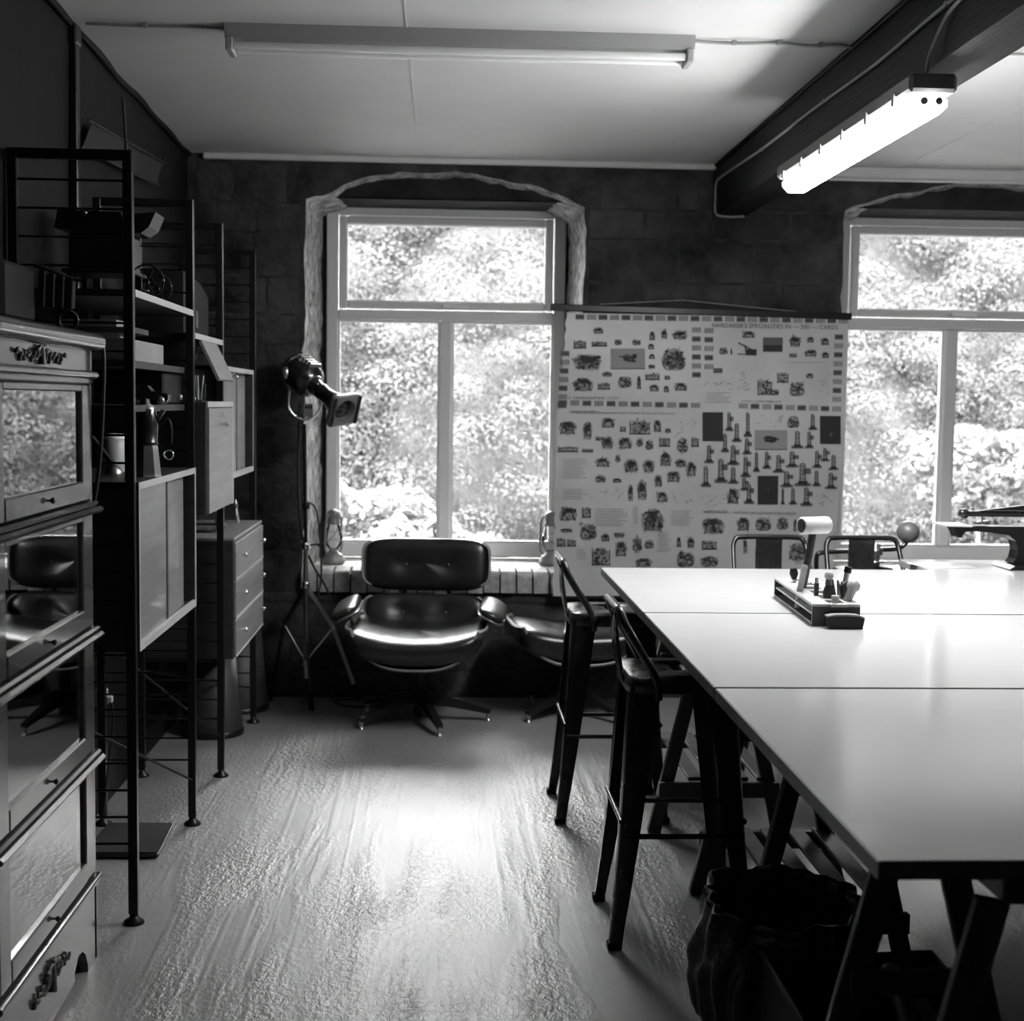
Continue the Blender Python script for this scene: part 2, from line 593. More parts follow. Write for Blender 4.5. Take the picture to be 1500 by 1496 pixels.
# left wall, slightly leaning in at its top
def wl(Y, z):
    top = -1.225 + (4.7 - Y) * 0.0234
    return -1.247 + (top + 1.247) * (z / CZ) + 0.004 * noise.noise(Vector((Y * .8, z * .8, 3)))
mb = MB()
mb.grid(lambda u, v: (wl(YB + (7.1 - YB) * u, CZ * v), YB + (7.1 - YB) * u, CZ * v), 40, 14)
mb.box(-1.9, -1.6, YB, 7.1, 0, CZ)
mb.box(-1.6, -1.2, 7.06, 7.66, 0, CZ + .1)
mb.build('wall_left', M['wall_l'], fix=False, kind='structure')
mb = MB()
pts = [(wl(y, CZ) + .012 + .006 * math.sin(y * 9), y, CZ - .012 - .004 * math.sin(y * 5)) for y in [YB + (7.02 - YB) * i / 60 for i in range(61)]]
mb.tube(pts, .012, 6)
mb.build('trim_3', M['wall_l'], kind='structure')
mb = MB(); mb.box(XR, XR + .2, YB, 7.66, 0, CZ)
mb.build('wall_right', M['wall_l'], kind='structure')
mb = MB(); mb.box(-1.9, XR + .2, YB - .2, YB, 0, CZ)
mb.build('wall_rear', M['wall_l'], kind='structure')

# ---- back wall of stone with arched window openings
HW = .69; SP = 2.515; AP = 2.665; SZ = .655; WT = 7.66

def outline(cx, hw, sp, ap, seed, amp):
    pts = []
    for i in range(31):
        z = SZ - .02 + (sp - SZ + .02) * i / 30
        pts.append([cx - hw, z])
    for i in range(1, 30):
        t = i / 30
        x = -hw + 2 * hw * t
        pts.append([cx + x, sp + (ap - sp) * (1 - (x / hw) ** 2)])
    for i in range(31):
        z = sp - (sp - SZ + .02) * i / 30
        pts.append([cx + hw, z])
    for k, p in enumerate(pts):
        nz = noise.noise(Vector((p[0] * 6 + seed, p[1] * 7, seed))) * amp + noise.noise(Vector((p[0] * 21, p[1] * 23, seed + 5))) * amp * .6
        dx = p[0] - cx; dz = p[1] - 1.6
        if p[1] < sp: p[0] += math.copysign(nz, dx)
        else: p[1] += nz * .8; p[0] += math.copysign(nz * .3, dx)
    return pts

wall = struct('wall_back')
edges = [-1.40]
for k in range(2): edges.append((WIN[k] + WIN[k + 1]) / 2)
edges.append(XR)
mb = MB(); rv = MB()
for k, cx in enumerate(WIN):
    xl, xr = edges[k], edges[k + 1]
    HK = (HW + .005, .772, HW + .005)[k]; TP = (.055, .15, .055)[k]
    fo = outline(cx, HK, SP, AP, 3.1 * k, .030 if k == 0 else .018)
    # front face around the opening
    mb.add([(xl, WY, 0), (xr, WY, 0), (xr, WY, SZ - .02), (xl, WY, SZ - .02)], [(0, 1, 2, 3)])
    n = len(fo)
    for i in range(n - 1):
        (x0, z0), (x1, z1) = fo[i], fo[i + 1]
        if i < 30: q = [(xl, WY, z0), (x0, WY, z0), (x1, WY, z1), (xl, WY, z1)]
        elif i >= n - 31: q = [(x0, WY, z0), (xr, WY, z0), (xr, WY, z1), (x1, WY, z1)]
        else: q = [(x0, WY, z0), (x1, WY, z1), (x1, WY, 2.75), (x0, WY, 2.75)]
        mb.add(q, [(0, 1, 2, 3)])
    zl = fo[30][1]; xa = fo[30][0]
    mb.add([(xl, WY, zl), (xa, WY, zl), (xa, WY, 2.75), (xl, WY, 2.75)], [(0, 1, 2, 3)])
    zr = fo[n - 31][1]; xb = fo[n - 31][0]
    mb.add([(xb, WY, zr), (xr, WY, zr), (xr, WY, 2.75), (xb, WY, 2.75)], [(0, 1, 2, 3)])
    # reveal
    W = n
    D = 12
    vs = []
    for j in range(D + 1):
        t = j / D
        for i, (x, z) in enumerate(fo):
            bx = cx + (x - cx) * (1 - TP * t); bz = z - (0.012 * t if z > SP - .1 else 0)
            am = .020 * math.sin(PI * min(1, t * 1.3))
            nn = noise.noise(Vector((x * 9 + t * 6, z * 9, t * 7 + k))) + .6 * noise.noise(Vector((x * 25 + t * 14, z * 25, t * 17)))
            bx += math.copysign(am * nn, x - cx) if z <= SP else 0
            bz += am * nn if z > SP else 0
            vs.append((bx, WY + (WT - WY) * t, bz))
    rv.add(vs, [(j * W + i, j * W + i + 1, (j + 1) * W + i + 1, (j + 1) * W + i) for j in range(D) for i in range(W - 1)], True)
mb.build('mortar_bed', M['mortar'], wall, fix=False)
rv.build('plaster_reveal', M['reveal'], wall, fix=False, label='pale crumbling plaster lining the arched window openings')
mb = MB()
xs = [-1.9]
for cx in WIN: xs += [cx - .64, cx + .64]
xs.append(XR + .2)
for a, b in zip(xs[::2], xs[1::2]): mb.box(a, b, 7.62, 7.68, -.1, 3.0)
for cx in WIN:
    mb.box(cx - .66, cx + .66, 7.60, 7.68, -.1, SZ)
    mb.box(cx - .66, cx + .66, 7.60, 7.68, 2.575, 3.0)
mb.build('outer_wythe', M['lintel'], wall)
for k, cx in enumerate(WIN):      # dark stone infill hanging in the arch above each window frame
    q = MB()
    top = []
    for i in range(25):
        x = -.70 + 1.40 * i / 24
        top.append((cx + x, SP + .03 + (AP - SP - .01) * (1 - (x / .70) ** 2) + .006 * math.sin(i * 2.1 + k)))
    q.prism([(cx + .70, 2.552), (cx - .70, 2.552)] + top, 'y', 7.20, 7.60)
    q.build('arch_infill', M['lintel'], wall)
# rubble stones
stone_meshes = []
for k in range(10):
    m_ = MB()
    sd = k * 7.3

    def fr(u, v, sd=sd):
        x = u - .5; z = v - .5
        e = min(u, 1 - u, v, 1 - v)
        y = -.5 * min(1, e * 7) - .5 * min(1, e * 7) * .5 * noise.noise(Vector((u * 3 + sd, v * 3, sd)))
        ed = .05
        x += ed * noise.noise(Vector((v * 2.5, u + sd, 1))) ; z += ed * 1.4 * noise.noise(Vector((u * 2.5, v + sd, 2)))
        return (x, y, z)
    m_.grid(fr, 6, 4)
    stone_meshes.append(m_.mesh('stone', M['stone'], fix=False))

def halfw(z0, z1):
    if z1 <= .545: return 0
    if z0 > AP - .005: return 0
    if z1 < SP + .02: return HW + .03
    zz = max(z0, SP)
    return HW * math.sqrt(max(0, 1 - (zz - SP - .02) / (AP - SP))) + .05
rs = random.Random(21)
z = 0.0
nst = 0
while z < 2.69:
    h = rs.uniform(.12, .23)
    if z + h > 2.60: h = 2.69 - z
    if .36 < z < .545 and z + h > .545: h = .545 - z
    hw = halfw(z, z + h)
    segs = [[-1.24, 3.42]]
    if hw:
        segs = [[-1.24, WIN[0] - hw], [WIN[0] + hw, WIN[1] - hw - .08]]
    for a, b in segs:
        x = a
        while x < b - .03:
            w = rs.uniform(.18, .46) * (1.15 if z < .5 else 1)
            if b - (x + w) < .12: w = b - x
            o = bpy.data.objects.new('stone', rs.choice(stone_meshes))
            COL.objects.link(o)
            o.parent = wall
            o.location = (x + w / 2, WY - .001, z + h / 2)
            o.scale = ((w - .012) * rs.choice((-1, 1)), rs.uniform(.012, .032), (h - .010))
            nst += 1
            x += w
    z += h
# sills: bullnose bricks on edge, and the flat sill behind them
brick_prof = [(0, 0), (0, .075)] + [(.035 - .035 * math.cos(t), .075 + .035 * math.sin(t)) for t in (PI / 8, PI / 4, 3 * PI / 8, PI / 2)] + [(.22, .11), (.22, 0)]
bm1 = []
for k in range(4):
    q = MB()
    pr = [(y + .003 * math.sin(k * 3 + i), zz + .002 * math.cos(k * 5 + i * 2)) for i, (y, zz) in enumerate(brick_prof)]
    q.prism(pr, 'x', -.0375, .0375)
    bm1.append(q.mesh('brick', M['brick']))
for cx in WIN[:2]:
    nb = 17
    for i in range(nb):   # one brick on edge after another
        o = bpy.data.objects.new('brick', bm1[rs.randrange(4)])
        COL.objects.link(o); o.parent = wall
        o.location = (cx - .675 + 1.35 * i / (nb - 1), 7.005 + rs.uniform(-.006, .006), .547 + rs.uniform(-.002, .003))
        o.rotation_euler = (0, rs.uniform(-.015, .015), rs.uniform(-.01, .01))
    q = MB(); q.box(cx - .68, cx + .68, 7.21, 7.61, .55, .654, .004)
    q.build('flat_sill', M['sill'], wall)


# ---- windows
def window(idx, cx):
    w = struct('window_%d' % idx)
    y0, y1 = 7.585, 7.65
    X0, X1, Z0, Z1 = cx - .637, cx + .655, .668, 2.575
    if idx > 1: X0, X1 = cx - .645, cx + .645
    fr = .062
    q = MB()
    q.box(X0, X0 + fr, y0, y1, Z0, Z1, .006); q.box(X1 - fr, X1, y0, y1, Z0, Z1, .006)
    q.box(X0 + fr, X1 - fr, y0, y1, Z1 - .062, Z1, .006); q.box(X0 + fr, X1 - fr, y0, y1, Z0, Z0 + .078, .006)
    q.build('outer_frame', M['pvc'], w)
    q = MB(); q.box(X0 + fr, X1 - fr, y0 - .004, y1, 1.953, 2.008, .006)
    q.build('transom', M['pvc'], w)
    mx = (X0 + X1) / 2
    q = MB(); q.box(mx - .034, mx + .034, y0 - .002, y1, Z0 + .078, 1.953, .010)
    q.build('mullion', M['pvc'], w)
    # hopper sash
    q = MB()
    a0, a1, b0, b1 = X0 + fr + .006, X1 - fr - .006, 2.014, Z1 - .068
    t = .045
    ys = y0 - .014
    q.box(a0, a0 + t, ys, y1 - .01, b0, b1, .007); q.box(a1 - t, a1, ys, y1 - .01, b0, b1, .007)
    q.box(a0 + t, a1 - t, ys, y1 - .01, b1 - t, b1, .007); q.box(a0 + t, a1 - t, ys, y1 - .01, b0, b0 + t, .007)
    sash = q.build('top_sash', M['pvc'], w)
    q = MB(); q.box(a0 + t, a1 - t, 7.622, 7.626, b0 + t, b1 - t)
    q.build('glass_pane', M['glass'], sash)
    # sloped glazing beads
    q = MB()
    for (g0, g1) in ((X0 + fr, mx - .034), (mx + .034, X1 - fr)):
        zb, zt = Z0 + .078, 1.953
        e = .010
        q.box(g0, g0 + e, 7.605, 7.64, zb, zt); q.box(g1 - e, g1, 7.605, 7.64, zb, zt)
        q.box(g0 + e, g1 - e, 7.605, 7.64, zt - e, zt); q.box(g0 + e, g1 - e, 7.605, 7.64, zb, zb + e)
    q.build('glazing_bead', M['pvc'], w)
    for (g0, g1) in ((X0 + fr + .01, mx - .044), (mx + .044, X1 - fr - .01)):
        q = MB(); q.box(g0, g1, 7.622, 7.626, Z0 + .088, 1.943)
        q.build('glass_pane', M['glass'], w)
    q = MB()
    hx = mx - .015
    q.box(hx - .012, hx + .022, ys - .014, ys, 2.022, 2.040, .004)
    q.cur = 1
    q.bar((hx - .002, ys - .024, 2.034), (hx + .140, ys - .030, 2.029), .016, .016, .004)
    q.build('window_handle', [M['steel'], M['handle']], w, label='chrome handle with its window glare painted white')
    return w


for i, cx in enumerate(WIN): window(i + 1, cx)

# ---- beam
mb = MB()
n = 24
for i in range(1):
    mb.grid(lambda u, v: (1.36 + .16 * u, YB + (WY - YB) * v, 2.475 + .004 * noise.noise(Vector((u * 2, v * 20, 0)))), 3, 60)
    mb.grid(lambda u, v: (1.36 + .003 * noise.noise(Vector((u * 3, v * 25, 5))), YB + (WY - YB) * v, 2.475 + (CZ - 2.475) * (1 - u)), 3, 60)
    mb.grid(lambda u, v: (1.52, YB + (WY - YB) * v, 2.475 + (CZ - 2.475) * u), 2, 20)
beam = mb.build('trim_4', M['beam'], fix=False, kind='structure')
mb = MB(); mb.box(1.348, 1.362, YB, WY - .01, CZ - .018, CZ - .001, .004)
mb.build('top_moulding', M['beam'], beam)  # thin strip of beam timber where the beam meets the ceiling

# conduit on the left wall
mb = MB(); mb.box(-1.226, -1.200, 4.66, 4.70, 1.3, 2.72, .004); mb.box(-1.228, -1.196, 4.645, 4.715, 2.66, 2.725, .006)
tag(mb.build('cable_conduit', M['black']), 'dark vertical cable conduit running up the left wall to the ceiling', 'conduit')


# ================================================================== OUTSIDE
def ground(u, v):
    x = -14 + 36 * u; y = 7.75 + 34 * v
    z = -1.3 + max(0, (y - 12)) * .17 + .15 * noise.noise(Vector((x * .4, y * .4, 0)))
    return (x, y, z)
mb = MB(); mb.grid(ground, 40, 40)
o = mb.build('hillside', M['grass'], fix=False, kind='structure')


def leaf_cloud(name, seed, R, npuff, nleaf, leaf, pr=(.32, .6), full=False, material='leaf'):
    r = random.Random(seed)
    V = []; F = []; kk = [0]
    for i in range(npuff):
        # evenly spread over the side of the crown that can be seen, with some jitter
        while True:
            kk[0] += 1
            zz_ = 1 - 2 * ((kk[0] * 0.5698402909980532) % 1.0); aa_ = 2 * PI * ((kk[0] * 0.7548776662466927) % 1.0)
            rr_ = math.sqrt(max(0, 1 - zz_ * zz_))
            d = Vector((rr_ * math.cos(aa_) + r.uniform(-.08, .08), rr_ * math.sin(aa_), zz_ + r.uniform(-.08, .08))).normalized()
            if d.y < .35 and d.z > -.8: break
        k = r.uniform(.80, 1.12)
        c = Vector((d.x * R[0] * k, d.y * R[1] * k, d.z * R[2] * k))
        pr_ = r.uniform(*pr)
        for j in range(nleaf):
            e = Vector((r.gauss(0, 1), r.gauss(0, 1) - .35, r.gauss(0, 1) + .5)).normalized()
            p = c + Vector((e.x * pr_ * 1.15, e.y * pr_, e.z * pr_ * .75)) * r.uniform(.75, 1.08)
            nrm = (e + Vector((r.uniform(-.3, .3), r.uniform(-.3, .3), r.uniform(-.2, .4)))).normalized()
            a = nrm.orthogonal().normalized()
            a = Matrix.Rotation(r.uniform(0, 6.28), 3, nrm) @ a
            b = nrm.cross(a)
            L = leaf * r.uniform(.6, 1.3); w = L * .55
            o_ = len(V)
            V += [p - a * L * .5, p + b * w * .5, p + a * L * .5, p - b * w * .5]
            F.append((o_, o_ + 1, o_ + 2, o_ + 3))
    me = bpy.data.meshes.new(name)
    me.from_pydata(V, [], F)
    me.materials.append(M[material])
    me.update()
    return me


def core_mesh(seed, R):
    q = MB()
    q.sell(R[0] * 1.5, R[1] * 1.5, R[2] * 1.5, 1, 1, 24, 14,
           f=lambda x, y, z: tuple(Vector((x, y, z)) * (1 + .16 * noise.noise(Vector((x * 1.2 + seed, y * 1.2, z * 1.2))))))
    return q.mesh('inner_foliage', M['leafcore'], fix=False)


RT = (2.3, 1.8, 2.6)
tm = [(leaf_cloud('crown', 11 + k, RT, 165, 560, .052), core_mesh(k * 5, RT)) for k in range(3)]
q = MB(); q.tube(smoothpath([(0, 0, -4.2), (.05, 0, -3), (-.05, .1, -1.5), (.1, 0, .5)], 4), [.2 - .011 * i for i in range(13)], 8)
trunk = q.mesh('trunk', M['bark'])
trees = [  # x, y, z of crown centre, scale, mesh, label
    (-2.6, 19, .9, 1.0, 0, 'leafy tree at the left edge of the left window, lower row on the bank'),
    (.6, 18.5, .4, .95, 1, 'leafy tree low in the middle of the left window'),
    (-1.0, 23, 3.4, 1.15, 2, 'taller tree filling the upper left of the left window'),
    (2.4, 23.5, 3.0, 1.15, 0, 'taller tree in the upper right of the left window, behind the lower trees'),
    (3.6, 19.5, .7, 1.0, 2, 'leafy tree seen at the right edge of the left window, beside the poster'),
    (5.3, 18.5, .3, .95, 0, 'leafy tree low in the left pane of the right window'),
    (8.0, 18.8, .9, 1.0, 1, 'leafy tree low in the right pane of the right window'),
    (5.0, 24, 3.6, 1.2, 1, 'taller tree behind the wall pier left of the right window'),
    (7.6, 24, 3.9, 1.2, 2, 'taller tree filling the upper left of the right window'),
    (10.6, 23, 3.0, 1.2, 0, 'taller tree at the upper right of the right window'),
    (10.9, 18.5, .5, 1.0, 2, 'leafy tree at the far right beyond the right window'),
    (-4.8, 23, 3.2, 1.2, 1, 'taller tree far left beyond the left window'),
    (.6, 29, 6.2, 1.4, 1, 'hilltop tree crown above the others in the left window'),
    (8.8, 30, 7.0, 1.5, 0, 'hilltop tree crown above the others in the right window'),
    (4.6, 30, 6.6, 1.4, 2, 'hilltop tree crown between the two windows'),
    (12.8, 30, 6.6, 1.5, 1, 'hilltop tree crown at the far right'),
    (-3.6, 30, 6.4, 1.4, 0, 'hilltop tree crown at the far left'),
    (.7, 21.2, 2.0, 1.15, 2, 'broad tree in the middle of the left window, behind the lowest row'),
    (6.4, 21.2, 2.2, 1.15, 0, 'broad tree behind the lowest row, left half of the right window'),
    (9.3, 21.4, 2.2, 1.15, 1, 'broad tree behind the lowest row, right half of the right window'),
    (-2.4, 26, 4.8, 1.3, 1, 'large tree crown high behind the left side of the left window'),
    (2.6, 26.5, 5.0, 1.3, 2, 'large tree crown high behind the right side of the left window'),
    (6.6, 27, 5.4, 1.3, 1, 'large tree crown high behind the left side of the right window'),
    (10.6, 27, 5.4, 1.4, 2, 'large tree crown high behind the right side of the right window'),
]
for x, y, z, s_, k, lab in trees:
    t = thing('leafy_tree', lab, 'tree', (x, y, z), 'trees on the bank outside the windows')
    t.scale = (s_, s_, s_)
    t.rotation_euler = (0, 0, rs.uniform(-.5, .5))
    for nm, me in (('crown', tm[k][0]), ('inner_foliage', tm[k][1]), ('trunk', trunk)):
        o = bpy.data.objects.new(nm, me); COL.objects.link(o); o.parent = t
RS = (.75, .6, .55)
sh = leaf_cloud('foliage', 77, RS, 34, 120, .10, (.16, .30), material='leafbright')
for x, y, z, s_, lab in ((-.75, 12.4, .2, 1.0, 'shrub, sunlight put into its pale leaf colour, close outside the lower left corner of the left window'),
                         (.1, 12.9, -.15, .8, 'low bright shrub outside the bottom of the left window'),
                         (5.35, 13.6, .85, .8, 'bright shrub outside the right pane of the right window')):
    t = thing('garden_shrub', lab, 'shrub', (x, y, z), 'shrubs close outside the windows')
    t.scale = (s_,) * 3
    o = bpy.data.objects.new('foliage', sh); COL.objects.link(o); o.parent = t
    q = MB(); q.tube([(0, 0, -2.2), (.03, 0, -1), (0, 0, 0)], .03, 6)
    o = bpy.data.objects.new('stem', q.mesh('stem', M['bark'])); COL.objects.link(o); o.parent = t


# ================================================================== CEILING LAMPS AND CABLES
t = thing('batten_lamp', 'unlit twin-tube batten lamp fixed across the ceiling', 'ceiling lamp', (.045, 4.68, CZ))
q = MB()
q.prism([(4.62, CZ), (4.74, CZ), (4.725, CZ - .045), (4.635, CZ - .045)], 'x', -.72, .815)
q.build('lamp_body', M['batten'], t)
for yy in (4.645, 4.715):
    q = MB(); q.tube([(-.69, yy, CZ - .066), (.785, yy, CZ - .066)], .013, 12)
    q.build('tube', M['tube'], t)
for x in (-.705, .80):
    q = MB(); q.box(x - .012, x + .012, 4.625, 4.735, CZ - .085, CZ - .04, .004)
    q.build('lamp_holder', M['batten'], t)
for x in (-.58, .45):
    q = MB(); q.lathe([(.0, -.001), (.006, -.001), (.006, .004), (0, .004)], Matrix.Translation((x, 4.6325, CZ - .02)) @ Matrix.Rotation(PI / 2, 4, 'X'), 8)
    q.build('screw', M['black'], t)

t = thing('tube_lamp', 'lit weatherproof twin-tube lamp hung below the dark ceiling beam', 'ceiling lamp', (1.34, 4.6, 2.44))
y0, y1 = 3.84, 5.36
q = MB(); q.box(1.272, 1.408, y0 - .006, y1 + .006, 2.388, 2.44, .010)
body = q.build('lamp_body', M['fixture'], t)
q = MB(); q.box(1.288, 1.392, y0 + .008, y1 - .008, 2.335, 2.394, .022)
q.build('diffuser', M['tubelit'], t)
for i in range(6):
    yy = y0 + .12 + (y1 - y0 - .24) * i / 5
    for xa in (1.264, 1.408):
        q = MB(); q.box(xa, xa + .008, yy - .008, yy + .008, 2.372, 2.41, .002); q.build('clip', M['fixture'], t)
for yy in (4.1, 5.1):
    q = MB(); q.box(1.362, 1.382, yy - .02, yy + .02, 2.438, 2.478)
    q.build('hanger', M['fixture'], t)
q = MB()
for xx in (1.318, 1.360):
    q.tube([(xx, y0 + .004, 2.366), (xx, y0 + .009, 2.366)], .011, 10)
q.build('tube_end', M['batten'], t)

def cable(name, pts, r, m, lab, cat='cable', n=6, clips=()):
    q = MB(); q.tube(smoothpath(pts, n), r, 6)
    o = q.build(name, M[m])
    tag(o, lab, cat)
    for c in clips:
        q = MB(); q.box(c[0] - .008, c[0] + .008, c[1] - .008, c[1] + .008, c[2] - .008, c[2] + .008, .002)
        cc = q.build('cable_clip', M['cable'], o)
    return o

cable('ceiling_cable', [(-1.17, 4.66, CZ - .006), (-1.0, 4.655, CZ - .010), (-.85, 4.665, CZ - .006), (-.72, 4.665, CZ - .008)], .005, 'cable',
      'thin cable on the ceiling from the left wall to the unlit lamp', clips=[(-.98, 4.655, CZ - .008)])
cable('ceiling_cable', [(.815, 4.66, CZ - .010), (.9, 4.665, CZ - .012), (1.0, 4.655, CZ - .014), (1.1, 4.665, CZ - .008), (1.2, 4.655, CZ - .016), (1.3, 4.67, CZ - .008), (1.352, 4.68, CZ - .012)], .006, 'cable',
      'sagging double cable on the ceiling from the unlit lamp to the beam', clips=[(.95, 4.66, CZ - .012), (1.1, 4.66, CZ - .008), (1.24, 4.66, CZ - .012)])
cable('beam_cable', [(1.353, 2.9, 2.60), (1.353, 3.75, 2.613), (1.353, 4.4, 2.600), (1.353, 5.07, 2.612), (1.353, 6.0, 2.618), (1.353, 6.85, 2.640), (1.352, 6.985, 2.625), (1.352, 6.995, 2.56), (1.352, 6.995, 2.49), (1.375, 6.995, 2.468), (1.43, 7.0, 2.465), (1.50, 7.0, 2.468)], .0065, 'cable',
      'grey cable along the side of the ceiling beam, dropping at the stone wall', clips=[(1.352, 3.79, 2.612), (1.352, 5.0, 2.610), (1.352, 6.0, 2.617)])
cable('lamp_flex', [(1.352, 3.60, 2.60), (1.350, 3.72, 2.592), (1.346, 3.80, 2.565), (1.338, 3.87, 2.50), (1.336, 3.885, 2.46), (1.338, 3.89, 2.441)], .0055, 'cable',
      'short white flex looping from the beam down to the lit lamp')
cable('ceiling_cable', [(1.525, 4.70, CZ - .01), (1.9, 4.71, CZ - .012), (2.4, 4.70, CZ - .008)], .005, 'cable', 'short cable on the ceiling to the right of the beam')

# ================================================================== TABLE AND TRESTLES
TZ = .88
def tabletop(y0, y1, lab, x1=2.45):
    t = thing('tabletop', lab, 'tabletop', ((.62 + x1) / 2, (y0 + y1) / 2, TZ - .028), 'white tabletops joined into one long table')
    q = MB(); q.box(.620, x1, y0 + .003, y1 - .003, TZ - .028, TZ - .0015)
    q.build('board', M['chipdge'], t)
    q = MB(); q.box(.6225, x1 - .003, y0 + .005, y1 - .005, TZ - .0015, TZ)
    q.build('laminate', M['laminate'], t, label='glossy white laminate surface')
    return t

tabletop(1.885, 3.075, 'nearest white tabletop, resting on dark trestles over the bin bag')
tabletop(3.082, 4.20, 'middle white tabletop, beside the nearer black stool')
tabletop(4.205, 5.365, 'farthest white tabletop, carrying the tool block', 2.45)
for y0, y1, s_ in ((1.885, 3.075, 'nearest'), (3.082, 4.2, 'middle'), (4.205, 5.365, 'farthest')):
    t = thing('tabletop', 'white tabletop out to the right, continuing the %s one' % s_, 'tabletop', (3.2, (y0 + y1) / 2, TZ - .028), 'white tabletops joined into one long table')
    q = MB(); q.box(2.455, 3.9, y0 + .003, y1 - .003, TZ - .028, TZ - .0015); q.build('board', M['chipdge'], t)
    q = MB(); q.box(2.457, 3.898, y0 + .005, y1 - .005, TZ - .0015, TZ); q.build('laminate', M['laminate'], t)


def trestle():
    t = thing('trestle', '', 'trestle', (0, 0, 0), 'trestles carrying the long table')
    H = TZ - .029
    for y in (0.02, .66):
        for s in (-1, 1):
            q = MB(); q.bar((s * .225, y, 0), (s * .035, y, H - .045), .048, .030, .003, up=(0, 1, 0))
            q.build('leg', M['beech'], t)
    q = MB(); q.box(-.028, .028, -.01, .69, H - .048, H, .004); q.build('top_rail', M['beech'], t)
    for y in (-.012, .692):
        q = MB(); q.box(-.215, .215, y - .012, y + .012, .135, .19, .003); q.build('shelf_rail', M['beech'], t)
    for y in (.02, .66):
        q = MB(); q.box(-.115, .115, y + .016 if y < .3 else y - .038, y + .038 if y < .3 else y - .016, .49, .535, .003); q.build('cross_rail', M['beech'], t)
    for i in range(4):
        x = -.082 + .082 * i
        q = MB(); q.box(x - .026, x + .026, .002, .678, .19, .204, .002); q.build('shelf_slat', M['beech'], t)
    return t


tr0 = trestle()
index_kids()
tr_spots = [(.985, 4.78, 0, 'dark wooden trestle under the far tabletop, behind the nearer stool'),
            (1.025, 3.52, 0, 'dark wooden trestle with a slatted shelf, right behind the bin bag'),
            (.845, 1.925, 0, 'nearest dark wooden trestle, in front of the bin bag'),
            (2.0, 2.3, 0, 'dark wooden trestle under the middle of the nearest tabletop'),
            (2.2, 4.55, 0, 'dark wooden trestle under the far tabletop, farther right'),
            (2.3, 3.4, 0, 'dark wooden trestle under the middle tabletop, farther right'),
            (3.3, 2.2, 0, 'dark wooden trestle under the nearest tabletop, farther right'),
            (3.6, 4.55, 0, 'dark wooden trestle under the right end of the far tabletop'),
            (3.6, 3.3, 0, 'dark wooden trestle under the right end of the middle tabletop')]
for i, (x, y, a, lab) in enumerate(tr_spots):
    if i == 0:
        tr0.location = (x, y, 0); tr0['label'] = lab
    else:
        c_ = dup(tr0, (x, y, 0), a, lab)
        if i == 2:      # a shorter trestle without a shelf
            c_.scale = (1.06, .64, 1)
            for ch in list(c_.children):
                if ch.name.startswith('shelf_'): bpy.data.objects.remove(ch)


